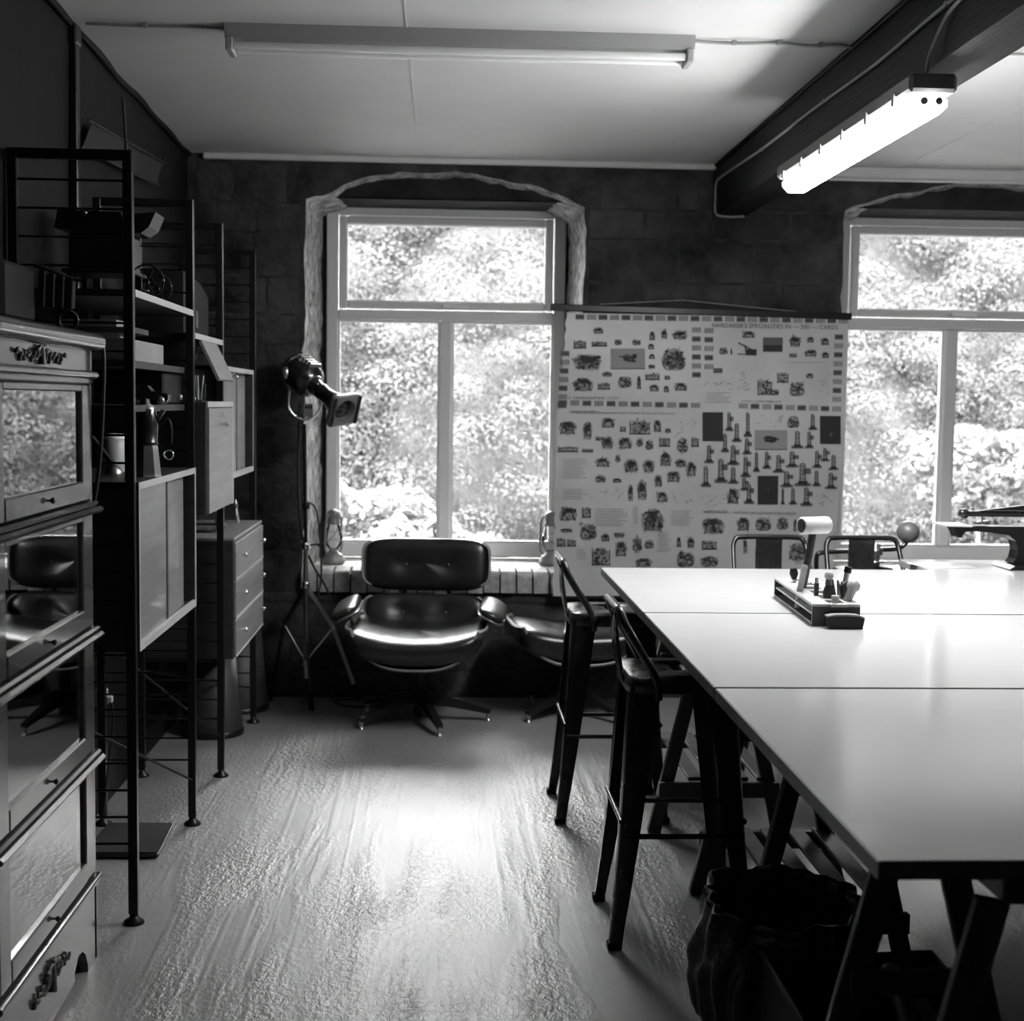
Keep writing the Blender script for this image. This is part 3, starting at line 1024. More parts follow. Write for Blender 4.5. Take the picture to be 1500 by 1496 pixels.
# ================================================================== STOOLS
def stool():
    t = thing('bar_stool', '', 'bar stool', (0, 0, 0), 'black metal bar stools round the long table')
    S = .76
    nseg = 40

    def sq(r, e, i, z, cx=0):
        a = 2 * PI * i / nseg
        c, s = math.cos(a), math.sin(a)
        return (cx + r * math.copysign(abs(c) ** e, c), r * math.copysign(abs(s) ** e, s), z)
    rings = [(None, S - .003), (.04, S), (.150, S), (.158, S - .006), (.160, S - .045), (.155, S - .047), (.154, S - .010)]
    vs = []
    for r, z in rings:
        for i in range(nseg):
            if r is None or r == .04:
                a = 2 * PI * i / nseg; c, s = math.cos(a), math.sin(a)
                x = .017 * math.copysign(abs(c) ** .3, c); y = .042 * math.copysign(abs(s) ** .3, s)
                vs.append((x, y, z - (.012 if r is None else 0)))
            else:
                vs.append(sq(r, .28, i, z))
    fs = [(k * nseg + i, k * nseg + (i + 1) % nseg, (k + 1) * nseg + (i + 1) % nseg, (k + 1) * nseg + i) for k in range(len(rings) - 1) for i in range(nseg)]
    q = MB(); q.add(vs, fs, True)
    o = q.build('seat', M['stoolseat'], t)
    # legs: folded sheet, an L in plan, tapering and flaring
    for sx in (-1, 1):
        for sy in (-1, 1):
            q = MB()
            vs = []
            lv = [(S - .02, .152, .085), (.62, .158, .074), (.45, .168, .062), (.28, .180, .050), (.14, .192, .040), (.06, .200, .034), (.0, .206, .032)]
            prof = [(0, 1), (0, .25), (.08, .08), (.25, 0), (1, 0)]
            for z, c, w in lv:
                for a, b in prof:
                    vs.append((sx * (c - a * w), sy * (c - b * w), z))
            W = 5
            vi = []
            for z, c, w in lv:
                th = .004
                for a, b in prof:
                    vi.append((sx * (c - th - a * w), sy * (c - th - b * w), z))
            fs = [(j * W + i, j * W + i + 1, (j + 1) * W + i + 1, (j + 1) * W + i) for j in range(len(lv) - 1) for i in range(W - 1)]
            q.add(vs, fs, True); q.add(vi, [f[::-1] for f in fs], True)
            lg = q.build('leg', M['blackmetal'], t)
            q = MB(); q.box(sx * .172, sx * .210, sy * .172, sy * .210, 0, .022, .004)
            q.build('rubber_foot', M['plastic'], lg)
    for s in (-1, 1):
        q = MB(); q.tube([(-.172, s * .176, .315), (-.12, s * .176, .315), (.12, s * .176, .315), (.172, s * .176, .315)], [.010, .008, .008, .010], 8)
        q.build('foot_rail', M['blackmetal'], t)
        q = MB(); q.tube([(s * .173, -.172, .355), (s * .173, .172, .355)], .008, 8)
        q.build('foot_rail', M['blackmetal'], t)
    # back hoop
    pts = [(-.075, -.166, .700), (-.085, -.168, .76), (-.125, -.165, .83), (-.170, -.160, .905), (-.182, -.150, .935), (-.188, -.125, .948),
           (-.189, 0, .950), (-.188, .125, .948), (-.182, .150, .935), (-.170, .160, .905), (-.125, .165, .83), (-.085, .168, .76), (-.075, .166, .700)]
    q = MB(); q.tube(smoothpath(pts, 4), .0115, 8)
    q.build('back_hoop', M['blackmetal'], t)
    q = MB(); q.grid(lambda u, v: (-.160 - .022 * v - .012 * math.sin(PI * v), -.058 + .116 * u, .725 + .215 * v), 6, 10, thick=-.004)
    sp = q.build('back_splat', M['stoolseat'], t)
    q = MB()
    for s in (-1, 1): q.bar((-.163, s * .038, .76), (-.186, s * .038, .925), .006, .004)
    q.bar((-.186, -.038, .925), (-.186, .038, .925), .006, .004)
    q.build('pressed_rib', M['stoolseat'], sp)
    return t


st0 = stool()
index_kids()
st0.location = (.68, 3.94, 0)
st0['label'] = 'nearer black metal bar stool with low back, pushed under the table edge'
dup(st0, (.625, 5.10, 0), 0, 'second black metal bar stool, nearer the window, in front of the ottoman')
dup(st0, (1.42, 5.76, 0), -PI / 2, 'black metal bar stool behind the far table edge, its back before the poster')
dup(st0, (1.83, 5.76, 0), -PI / 2, 'black metal bar stool behind the far table edge, beside the iron ball')

# ================================================================== LOUNGE CHAIR AND OTTOMAN
def lounge_base(t, cx, cy, nleg, a0, R=.335, mech=.30):
    q = MB(); q.lathe([(.022, .022), (.030, .026), (.032, .12), (.026, .125), (.024, mech - .07), (.03, mech - .06)], Matrix.Translation((cx, cy, 0)), 16)
    q.build('column', M['black'], t)
    for i in range(nleg):
        a = a0 + 2 * PI * i / nleg
        c, s = math.cos(a), math.sin(a)
        q = MB()
        q.bar((cx + c * .02, cy + s * .02, .115), (cx + c * R * .55, cy + s * R * .55, .082), .042, .060, 0, w2=.036, h2=.036)
        q.bar((cx + c * R * .53, cy + s * R * .53, .083), (cx + c * (R + .006), cy + s * (R + .006), .045), .036, .038, 0, w2=.028, h2=.020)
        lg = q.build('base_arm', M['black'], t)
        q = MB(); q.lathe([(.016, 0), (.016, .006), (.008, .010), (.010, .018), (.012, .040)], Matrix.Translation((cx + c * (R - .004), cy + s * (R - .004), 0)), 12)
        q.build('glide', M['steel'], lg)
    q = MB()
    q.lathe([(.03, mech - .065), (.075, mech - .045), (.13, mech - .012), (.135, mech)], Matrix.Translation((cx, cy, 0)), 20)
    q.build('swivel_plate', M['black'], t)


def seatcurve(x, y, w, k=.075):
    return k * (abs(x) / (w / 2)) ** 2.4


def tuft(x, y, spots, r=.05, d=.02):
    return -d * sum(math.exp(-((x - a) ** 2 + (y - b) ** 2) / (r * r)) for a, b in spots)


def seat_part(t, name, w, d, th, T, k, spots, creases=True, shell=True, tilt=0.0, shellname='seat_shell', curve_y=0.0):
    def f(x, y, z):
        up = z > 0
        zz = z + k * (abs(x) / (w / 2)) ** 2.4 + curve_y * (y / (d / 2)) ** 2
        if up:
            zz += tuft(x, y, spots)
            if creases:
                zz += .0035 * math.sin(x * 95) * math.exp(-((y + d * .15) / (d * .35)) ** 2) * math.exp(-(x / (w * .28)) ** 2)
        else:
            zz *= 1
        return (x, y, zz)
    q = MB(); q.sell(w, d, th, .38, .55, 72, 26, f, T)
    c = q.build(name, M['leather'], t)
    # buttons
    for a, b in spots:
        z0 = th / 2 + k * (abs(a) / (w / 2)) ** 2.4 + curve_y * (b / (d / 2)) ** 2 - .018
        q = MB(); q.lathe([(.0, .004), (.006, .003), (.010, 0), (.010, -.004)], T @ Matrix.Translation((a, b, z0)), 10)
        q.build('button', M['leather'], c)
    if shell:
        W2, D2 = w * 1.045, d * .90

        def g(u, v):
            su = 2 * u - 1; sv = 2 * v - 1
            # rounded plan
            x = W2 / 2 * su * math.sqrt(max(0, 1 - .22 * sv ** 6)); y = D2 / 2 * sv * math.sqrt(max(0, 1 - .22 * su ** 6))
            z = -th * .50 + k * abs(su) ** 2.4 * 1.02 + th * .80 * abs(su) ** 5 + curve_y * sv * sv
            return (x, y, z)
        q = MB(); q.grid(g, 30, 12, thick=.009, T=T)
        q.build(shellname, M['ply'], t)
        # pale rim line
        q = MB()
        pts = [T @ Vector(g(i / 30, 0)) for i in range(31)]
        q.tube([p + Vector((0, 0, 0)) for p in pts], .0045, 6)
        pts = [T @ Vector(g(i / 30, 1)) for i in range(31)]
        q.tube(pts, .0045, 6)
        q.tube([T @ Vector(g(0, j / 12)) for j in range(13)], .0045, 6)
        q.tube([T @ Vector(g(1, j / 12)) for j in range(13)], .0045, 6)
        q.build('shell_rim', M['plyedge'], t, label='pale plywood edge of the shell')
    return c


def Txyz(x, y, z, rx=0, ry=0, rz=0):
    return Matrix.Translation((x, y, z)) @ Matrix.Rotation(rz, 4, 'Z') @ Matrix.Rotation(ry, 4, 'Y') @ Matrix.Rotation(rx, 4, 'X')


chair = thing('lounge_chair', 'black leather lounge chair on a five-arm swivel base before the left window', 'armchair', (0, 0, 0))
lounge_base(chair, 0, 0, 5, 0.05, .33, .305)
seat_part(chair, 'seat_cushion', .62, .54, .135, Txyz(0, -.10, .385, math.radians(3)), .068, [], True)
# back cushions: local z of the cushion points to the sitter
TB = Txyz(0, .215, .445, math.radians(70), 0, 0)
seat_part(chair, 'back_cushion', .575, .27, .10, TB, .03, [(-.105, .035), (.105, .035)], False, shellname='back_shell')
TH = Txyz(0, .345, .709, math.radians(80), 0, 0)
seat_part(chair, 'head_cushion', .60, .262, .12, TH, .02, [(-.1, -.005), (.11, -.005)], False, shellname='head_shell')
for s in (-1, 1):
    # arm: padded, tilted outwards
    T = Txyz(s * .350, -.03, .548, math.radians(4), s * math.radians(26), 0)
    q = MB(); q.sell(.135, .36, .045, .6, .7, 28, 12, lambda x, y, z: (x, y, z - 1.6 * x * x), T)
    a = q.build('arm_pad', M['leather'], chair)
    q = MB(); q.sell(.143, .37, .022, .6, .8, 28, 8, lambda x, y, z: (x, y, z - .022 - 1.6 * x * x), T)
    q.build('arm_shell', M['ply'], a)
    q = MB(); q.grid(lambda u, v, s=s: (s * (.292 + .052 * v - .03 * math.sin(PI * v)), -.12 + .28 * u, .40 + .15 * v), 8, 8, thick=.010)
    q.build('arm_support', M['ply'], a)
for s in (-1, 1):
    q = MB(); q.tube([(s * .11, .285, .48), (s * .11, .330, .56), (s * .11, .395, .66), (s * .11, .405, .74)], .010, 8)
    q.build('back_spar', M['black'], chair)
q = MB(); q.bar((0, -.02, .285), (0, .25, .40), .16, .012); q.bar((-.13, -.02, .292), (.13, -.02, .292), .05, .012)
q.build('seat_bracket', M['black'], chair)
chair.location = (-.10, 6.53, 0)
chair.rotation_euler = (0, 0, -.07)

ott = thing('ottoman', 'black leather ottoman half hidden behind the farther black bar stool', 'ottoman', (0, 0, 0))
lounge_base(ott, 0, 0, 4, PI / 4 - .2, .31, .27)
seat_part(ott, 'seat_cushion', .62, .52, .155, Txyz(0, 0, .362), .055, [(-.1, 0), (.1, 0)], True)
ott.location = (.655, 6.68, 0)
ott.rotation_euler = (0, 0, .10)

# ================================================================== LADDER SHELVING
def ladder():
    t = thing('shelf_ladder', '', 'shelf ladder', (0, 0, 0), 'black steel ladders of the wall shelving')
    for x in (0, -.315):
        q = MB(); q.box(x - .0135, x + .0135, -.0135, .0135, .03, 2.2, .002)
        p = q.build('post', M['black'], t)
        q = MB(); q.lathe([(.030, 0), (.030, .008), (.014, .018), (.010, .032)], Matrix.Translation((x, 0, 0)), 14)
        q.build('foot', M['black'], p)
    q = MB(); q.box(-.3285, .0135, -.012, .012, 2.175, 2.203, .002); q.build('top_bar', M['black'], t)
    me = None
    i = 0
    z = .235
    while z < 2.15:
        if me is None:
            q = MB(); q.tube([(-.313, 0, 0), (-.002, 0, 0)], .0038, 6)
            me = q.mesh('rung', M['black'])
        o = bpy.data.objects.new('rung', me); COL.objects.link(o); o.parent = t; o.location = (0, 0, z)
        z += .0785
    return t


ld = ladder()
index_kids()
LX = -.882
lad = [(3.96, 'black steel shelf ladder nearest the camera, beside the glazed bookcase'), (4.90, 'second black steel shelf ladder, between the tall shelf bay and the bureau'),
       (5.54, 'third black steel shelf ladder, beside the drop-front bureau'), (6.48, 'farthest black steel shelf ladder, by the stone wall')]
ld.location = (LX, 3.96, 0); ld['label'] = lad[0][1]
for y, lab in lad[1:]: dup(ld, (LX, y, 0), 0, lab)
for (y0, y1, s_) in ((3.96, 4.9, 'nearest'), (4.9, 5.54, 'middle'), (5.54, 6.48, 'farthest')):
    q = MB(); q.tube([(LX - .315, y0 + .012, .66 if y0 < 5.5 else .43), (LX, y1 - .012, .165)], .0042, 6)
    tag(q.build('brace_rod', M['black']), 'thin diagonal steel brace between the %s pair of shelf ladders' % s_, 'brace rod', 'brace rods of the wall shelving')

BX = -1.19
def shelf(y0, y1, z, lab, x1=-.868, th=.020, edge='teakedge'):
    t = thing('shelf_board', lab, 'shelf', ((BX + x1) / 2, (y0 + y1) / 2, z - th), 'boards of the wall shelving')
    q = MB(); q.box(BX, x1 - .003, y0, y1, z - th, z); q.build('board', M['teakdark'], t)
    q = MB(); q.box(x1 - .003, x1, y0, y1, z - th, z); q.build('edging', M[edge], t, label='pale front edge')
    return t

shelf(3.978, 4.882, 1.822, 'top shelf board of the nearest bay, with a pale front edge')
shelf(3.978, 4.882, 1.625, 'second shelf board of the nearest bay, under the white box', -.90, edge='teakdark')
shelf(3.978, 4.882, 1.497, 'lowest open shelf board of the nearest bay, under the toy car', -.90, edge='teakdark')
shelf(4.918, 5.522, 1.747, 'shelf board of the middle bay above the bureau')


def sliding_cabinet(y0, y1, z0, z1, xf, lab):
    t = thing('sliding_cabinet', lab, 'cabinet', ((BX + xf) / 2, (y0 + y1) / 2, z0), 'teak sliding-door cabinets')
    th = .018
    q = MB()
    q.box(BX, xf - .003, y0, y0 + th, z0, z1); q.box(BX, xf - .003, y1 - th, y1, z0, z1)
    q.box(BX, xf - .003, y0 + th, y1 - th, z0, z0 + th)
    q.box(BX, BX + .008, y0 + th, y1 - th, z0 + th, z1 - th)
    q.build('carcass', M['teakdark'], t)
    q = MB(); q.box(BX, xf - .003, y0, y1, z1 - th, z1); q.build('top_panel', M['teakdark'], t)
    q = MB()
    q.box(xf - .003, xf, y0, y0 + th * .6, z0, z1); q.box(xf - .003, xf, y1 - th, y1, z0, z1)
    q.box(xf - .003, xf, y0 + th * .6, y1 - th, z1 - .020, z1); q.box(xf - .003, xf, y0 + th * .6, y1 - th, z0, z0 + .020)
    q.build('front_edging', M['teakedge'], t, label='pale front edges')
    ym = (y0 + y1) / 2
    q = MB(); q.box(xf - .022, xf - .012, y0 + th, ym + .01, z0 + th, z1 - th); q.build('sliding_door', M['teak'], t)
    q = MB(); q.box(xf - .038, xf - .028, ym - .01, y1 - .09, z0 + th, z1 - th); q.build('sliding_door', M['teak'], t)
    q = MB(); q.box(xf - .015, xf - .010, ym - .012, ym + .012, z0 + th, z1 - th); q.build('door_grip', M['teakdark'], t)
    q = MB(); q.box(xf - .011, xf - .001, y0 + th, y1 - th, z0 + th, z0 + th + .006); q.build('door_track', M['teakedge'], t)
    return t


sliding_cabinet(3.976, 4.884, .792, 1.278, -.862, 'teak sliding-door cabinet in the nearest bay, carrying the tall coffee pot')
sliding_cabinet(5.556, 6.464, 1.187, 1.65, -.875, 'teak sliding-door cabinet in the farthest bay, above the chest of drawers')

# drop-front bureau
t = thing('bureau_cabinet', 'teak drop-front bureau with a locked tall flap in the middle bay', 'cabinet', (-1.0, 5.22, 1.107))
q = MB(); q.box(BX, -.833, 4.922, 5.516, 1.107, 1.508, .002)
q.build('carcass', M['teakdark'], t)
q = MB(); q.box(-.832, -.826, 4.922, 5.516, 1.488, 1.508); q.box(-.832, -.826, 5.49, 5.516, 1.107, 1.488)
q.build('front_edging', M['teakedge'], t, label='pale front edges')
q = MB(); q.box(-.832, -.822, 4.926, 5.47, 1.112, 1.484, .001)
fl = q.build('drop_front', M['teak'], t)
q = MB(); q.lathe([(.004, 0), (.004, .008), (.009, .014), (.010, .019), (.006, .023), (0, .024)], Matrix.Translation((-.822, 5.22, 1.425)) @ Matrix.Rotation(PI / 2, 4, 'Y'), 12)
q.build('knob', M['chrome'], fl)
q = MB(); q.box(-.8222, -.8212, 5.215, 5.221, 1.452, 1.468); q.build('keyhole', M['black'], fl)
t = thing('lift_flap', 'small teak flap propped open with a shiny knob above the bureau', 'flap door', (-.85, 5.2, 1.60))
q = MB(); q.bar((-.865, 5.16, 1.722), (-.800, 5.16, 1.585), .34, .012, .001, up=(1, 0, .4))
q.build('panel', M['teak'], t)
q = MB(); q.lathe([(.006, 0), (.006, .010), (.011, .018), (.009, .026), (0, .028)], Matrix.Translation((-.806, 5.33, 1.598)) @ Matrix.Rotation(PI / 2 - .2, 4, 'Y'), 12)
q.build('knob', M['chrome'], t, label='bright round knob')
q = MB(); q.bar((-.93, 5.0, 1.56), (-.868, 5.0, 1.70), .010, .004); q.build('stay', M['steel'], t)
q = MB(); q.box(BX, -.90, 4.93, 4.945, 1.509, 1.725); q.build('side_panel', M['teakdark'], t)

# chest of drawers
t = thing('drawer_chest', 'pale teak chest of three drawers in the farthest bay', 'chest of drawers', (-1.01, 5.99, .47))
y0, y1, z0, z1, xf = 5.585, 6.44, .47, .948, -.835
q = MB(); q.box(BX, xf - .004, y0, y1, z0, z1, .002); q.build('carcass', M['teakdark'], t)
q = MB(); q.box(BX, xf, y0, y1, z1, z1 + .012, .002); q.build('top_panel', M['teak'], t)
for i in range(3):
    a = z0 + .006 + i * .157; b = a + .150
    q = MB(); q.box(xf - .004, xf + .006, y0 + .008, y1 - .008, a, b, .0015)
    d = q.build('drawer', M['teak'], t)
    q = MB(); q.box(xf + .0055, xf + .008, y0 + .008, y1 - .008, a, a + .005); q.build('drawer_lip', M['teakedge'], d)
    for yy in (y0 + .17, y1 - .10):
        q = MB(); q.lathe([(.004, 0), (.004, .009), (.010, .014), (.011, .019), (.007, .023), (0, .024)], Matrix.Translation((xf + .006, yy, (a + b) / 2 + .01)) @ Matrix.Rotation(PI / 2, 4, 'Y'), 12)
        q.build('knob', M['chrome'], d)
q = MB(); q.sell(.20, .34, .03, .7, .6, 28, 8, lambda x, y, z: (x, y + .02 * math.sin(x * 30), z + .006 * math.sin(x * 40 + y * 30)), Txyz(-1.03, 5.95, .975))
tag(q.build('folded_cloth', M['cloth']), 'crumpled dark cloth lying on the chest of drawers', 'cloth')
for (x, y, a, lab) in ((-.94, 5.80, .5, 'small steel pliers standing on the chest of drawers, left of the other pair'), (-.93, 6.28, -.3, 'small steel pliers standing on the chest of drawers, nearer the stone wall')):
    q = MB()
    for s in (-1, 1): q.tube([(x, y + s * .004, 1.035), (x + .004, y + s * .022, 1.0), (x + .01, y + s * .016, .963)], .005, 6)
    q.lathe([(.012, -.006), (.012, .006)], Txyz(x, y, 1.035, 0, PI / 2, 0), 10)
    q.tube([(x, y, 1.035), (x - .003, y + .003, 1.066)], [.008, .003], 6)
    tag(q.build('pliers', M['steel']), lab, 'pliers', 'pliers on the chest of drawers')

# bins under the chest
for (x, y, r0, r1, h, lab) in ((-1.035, 6.27, .135, .095, .43, 'dark tapered drum on the floor under the chest, left of the pair'),
                              (-1.00, 6.78, .15, .11, .45, 'dark tapered drum behind the farthest ladder, by the stone wall')):
    t = thing('tapered_drum', lab, 'drum', (x, y, 0), 'dark drums under the chest of drawers')
    q = MB(); q.lathe([(r0, 0), (r0, .02), (r1, h), (r1 - .01, h), (r1 - .012, h - .02)], Matrix.Translation((x, y, 0)), 24); q.build('shell', M['teakdark'], t)
    q = MB(); q.lathe([(r0 + .005, .0), (r0 + .005, .025), (r0 - .003, .03)], Matrix.Translation((x, y, 0)), 24); q.build('base_ring', M['black'], t)

# things on the shelves
t = thing('box_file', 'grey upright box file on the shelf above the bureau', 'box file', (-.99, 5.19, 1.747))
q = MB(); q.prism([(4.95, 1.748), (5.47, 1.748), (5.47, 1.905), (5.30, 1.945), (4.95, 1.965)], 'x', -1.10, -.915); q.build('case', M['fabricgrey'], t)
q = MB(); q.box(-.916, -.913, 5.18, 5.24, 1.78, 1.84); q.build('label_holder', M['black'], t)
q = MB(); q.box(-1.1, -.905, 4.02, 4.55, 1.6255, 1.688, .002); q.box(-1.1, -.93, 4.55, 4.66, 1.65, 1.688, .002)
tag(q.build('flat_box', M['midpaper']), 'pale flat box on the second shelf of the nearest bay', 'box')
for k, (w, h, zz) in enumerate(((.16, .018, 1.6885), (.20, .016, 1.7070), (.15, .02, 1.7235))):
    q = MB(); q.box(-1.15, -1.15 + w + .05, 4.10, 4.10 + .2, zz, zz + h, .001)
    tag(q.build('book', M['midpaper' if k % 2 == 0 else 'cloth']), ('lowest', 'middle', 'top')[k] + ' book of the small stack lying on the pale flat box', 'book', 'books on the pale flat box')
# toy car
t = thing('toy_car', 'small dark vintage toy car on the lowest open shelf', 'toy car', (-.93, 4.38, 1.498))
q = MB(); q.prism([(-.985, 1.512), (-.855, 1.512), (-.855, 1.53), (-.875, 1.537), (-.905, 1.539), (-.918, 1.556), (-.958, 1.557), (-.975, 1.535), (-.985, 1.532)], 'y', 4.36, 4.41); q.build('car_body', M['stoolseat'], t)
for xx in (-.965, -.878):
    for yy in (4.358, 4.412):
        q = MB(); q.lathe([(.0, -.004), (.013, -.004), (.013, .004), (0, .004)], Txyz(xx, yy, 1.511, PI / 2), 14); q.build('wheel', M['steel'], t)
# radio
t = thing('table_radio', 'black box radio with a small metal knob on the lowest open shelf', 'radio', (-1.02, 4.68, 1.498))
q = MB(); q.box(-1.13, -.905, 4.55, 4.86, 1.498, 1.60, .006); q.build('case', M['plastic'], t)
q = MB(); q.lathe([(.010, 0), (.010, .012), (.0, .013)], Txyz(-.905, 4.80, 1.522, 0, PI / 2), 12); q.build('knob', M['steel'], t)
# coffee pot
t = thing('coffee_pot', 'tall dark metal stove-top coffee pot on the nearest cabinet', 'coffee pot', (-.935, 4.30, 1.278))
T0 = Matrix.Translation((-.905, 4.28, 1.279))
q = MB(); q.lathe([(.046, 0), (.044, .008), (.036, .085), (.034, .095)], T0, 8, False); q.build('boiler', M['steel'], t)
q = MB(); q.lathe([(.034, .096), (.037, .100), (.033, .106), (.036, .15), (.034, .185), (.028, .205)], T0, 20); b_ = q.build('jug', M['blackmetal'], t)
q = MB(); q.lathe([(.028, .206), (.026, .214), (.012, .222), (.010, .235), (0, .238)], T0, 20); q.build('lid', M['steel'], b_)
q = MB(); q.bar((-.870, 4.28, 1.455), (-.852, 4.28, 1.482), .02, .012); q.build('spout', M['steel'], b_)
q = MB(); q.tube(smoothpath([(-.872, 4.30, 1.44), (-.845, 4.305, 1.452), (-.836, 4.305, 1.42), (-.838, 4.305, 1.38)], 5), .007, 8); q.build('handle', M['plastic'], b_)
q = MB(); q.tube(arc((-.842, 4.305, 1.345), .014, 0, 2 * PI, 14, 'xz')[:-1], .0028, 6, closed=True)
tag(q.build('key_ring', M['chrome']), 'shiny hook ring hanging from the coffee pot handle', 'ring')
# white jar, small
t = thing('storage_jar', 'white lidded jar on the nearest cabinet, behind the first ladder', 'jar', (-1.05, 4.5, 1.278))
q = MB(); q.lathe([(.036, 0), (.038, .01), (.038, .10), (.034, .105)], Matrix.Translation((-1.06, 4.52, 1.279)), 20); q.build('jar_body', M['woodpale'], t)
q = MB(); q.lathe([(.036, .106), (.036, .122), (0, .124)], Matrix.Translation((-1.06, 4.52, 1.279)), 20); q.build('lid', M['paper'], t)
# desk anglepoise-ish dark ornament
t = thing('desk_clamp', 'dark metal clamp arm leaning beside the white jar', 'clamp', (-1.1, 4.4, 1.279))
q = MB(); q.tube([(-1.12, 4.38, 1.47), (-1.10, 4.38, 1.40), (-1.03, 4.38, 1.31)], .010, 8); q.build('arm', M['black'], t)
q = MB(); q.lathe([(.03, 0), (.03, .01), (.012, .03), (0, .035)], Matrix.Translation((-1.03, 4.38, 1.279)), 14); q.build('clamp_foot', M['steel'], t)
q = MB(); q.lathe([(.018, -.02), (.02, 0), (.01, .02)], Matrix.Translation((-1.12, 4.38, 1.49)), 12); q.build('clamp_head', M['black'], t)
# jar with glass on bureau
t = thing('glass_jar', 'small clear glass jar of pens on top of the bureau', 'jar', (-.875, 4.99, 1.509))
q = MB(); q.lathe([(.022, 0), (.024, .004), (.024, .065), (.022, .07)], Matrix.Translation((-.868, 4.985, 1.5095)), 18); q.build('jar_body', M['lampglass'], t)
for k in range(4):
    q = MB(); q.tube([(-.868 + .006 * math.cos(k * 2), 4.985 + .006 * math.sin(k * 2), 1.513), (-.868 + .017 * math.cos(k * 2), 4.985 + .017 * math.sin(k * 2), 1.60)], .003, 6)
    q.build('pen', M['steel'], t)

# old projector on the top shelf of the nearest bay
t = thing('old_projector', 'bulky black vintage projector with a hooded top on the highest shelf', 'projector', (-1.05, 4.4, 1.822))
q = MB(); q.prism([(-1.175, 2.085), (-.985, 2.08), (-.97, 2.02), (-1.10, 2.015), (-1.185, 2.03)], 'y', 4.32, 4.50); q.build('hood', M['black'], t)
q = MB(); q.prism([(-.984, 2.075), (-.885, 2.085), (-.905, 2.04), (-.93, 2.02), (-.975, 2.02)], 'y', 4.34, 4.48); q.build('rear_hood', M['black'], t)
q = MB(); q.box(-1.14, -.965, 4.33, 4.50, 1.905, 2.018, .006); q.build('body', M['black'], t)
q = MB(); q.box(-1.16, -.95, 4.30, 4.52, 1.895, 1.907, .002); q.build('deck', M['black'], t)
for x in (-1.14, -.97):
    for y in (4.32, 4.50):
        q = MB(); q.box(x - .008, x + .008, y - .008, y + .008, 1.823, 1.896); q.build('leg', M['black'], t)
q = MB(); q.lathe([(.006, 0), (.006, .01), (0, .012)], Txyz(-1.09, 4.32, 2.075, PI / 2), 8); q.build('knob', M['steel'], t)
for k, (yc, rr) in enumerate(((4.40, .052), (4.56, .045))):
    q = MB(); q.tube(arc((-.925, yc, 1.824 + rr + .003), rr, 0, 2 * PI, 24, 'xz')[:-1], .003, 6, closed=True)
    for a in range(6):
        q.tube([(-.925, yc, 1.827 + rr), (-.925 + rr * math.cos(a * PI / 3), yc, 1.827 + rr + rr * math.sin(a * PI / 3))], .0015, 4)
    q.lathe([(.008, -.01), (.008, .01)], Txyz(-.925, yc, 1.827 + rr, PI / 2), 8)
    tag(q.build('spoked_wheel', M['blackmetal']), ('nearer', 'farther')[k] + ' small spoked wheel standing on the highest shelf', 'wheel', 'spoked wheels on the highest shelf')
q = MB(); q.tube([(-1.15, 4.52, 1.855), (-.95, 4.62, 1.86)], .006, 6); q.tube([(-1.12, 4.60, 1.845), (-.94, 4.56, 1.85)], .005, 6)
q.tube([(-1.16, 4.60, 1.835), (-.94, 4.66, 1.832)], .005, 6)
tag(q.build('metal_rods', M['black']), 'bundle of thin dark metal rods lying behind the projector', 'rods')
q = MB(); q.box(-1.165, -.98, 4.68, 4.70, 1.823, 1.875)
tag(q.build('card_sheet', M['midpaper']), 'pale card leaning at the back of the highest shelf', 'card')

# pennant on the left wall
t = thing('wall_pennant', 'faded canvas pennant on two thin rods hanging high on the left wall', 'pennant', (-1.2, 5.4, 2.4))
q = MB(); q.grid(lambda u, v: (-1.205 + .006 * math.sin(u * 7), 4.85 + 1.2 * u - .12 * v - .04 * math.sin(PI * v) * u, 2.44 + .07 * u - (.10 + .01 * u) * v), 14, 6, thick=.003); q.build('canvas', M['fabricgrey'], t)
q = MB(); q.tube([(-1.20, 4.80, 2.445), (-1.20, 6.10, 2.52)], .004, 6); q.build('rod', M['black'], t)
q = MB(); q.tube([(-1.20, 4.70, 2.335), (-1.20, 5.95, 2.405)], .004, 6); q.build('rod', M['black'], t)
q = MB(); q.tube([(-1.205, 5.34, CZ - .1), (-1.195, 5.34, 2.46), (-1.195, 5.30, 2.15)], .006, 6); q.build('hanging_cord', M['cableblack'], t)

# plug on the left wall
t = thing('wall_plug', 'white plug adaptor at the left wall low behind the first ladder', 'plug', (-1.2, 4.92, .45))
q = MB(); q.box(-1.225, -1.185, 4.90, 4.945, .425, .485, .004); q.build('adaptor', M['pvc'], t)
q = MB(); q.box(-1.185, -1.165, 4.915, 4.935, .435, .46, .004); q.build('plug_top', M['pvc'], t)
q = MB(); q.tube(smoothpath([(-1.17, 4.925, .438), (-1.16, 4.90, .36), (-1.17, 4.86, .2), (-1.18, 4.82, .03)], 5), .004, 6); q.build('flex', M['cableblack'], t)

# portfolio on floor
t = thing('portfolio_case', 'thin dark leather portfolio case lying on the floor under the nearest bay', 'case', (-1.04, 4.68, 0))
q = MB(); q.prism([(-1.165, 4.85), (-.945, 4.85), (-.935, 4.53), (-1.175, 4.53)], 'z', .004, .022); q.build('case', M['fabricgrey'], t)
q = MB(); q.tube(smoothpath([(-1.17, 4.528, .012), (-1.0, 4.524, .012), (-.94, 4.528, .012), (-.933, 4.56, .012), (-.944, 4.84, .012)], 4), .007, 6); q.build('binding', M['leather'], t)

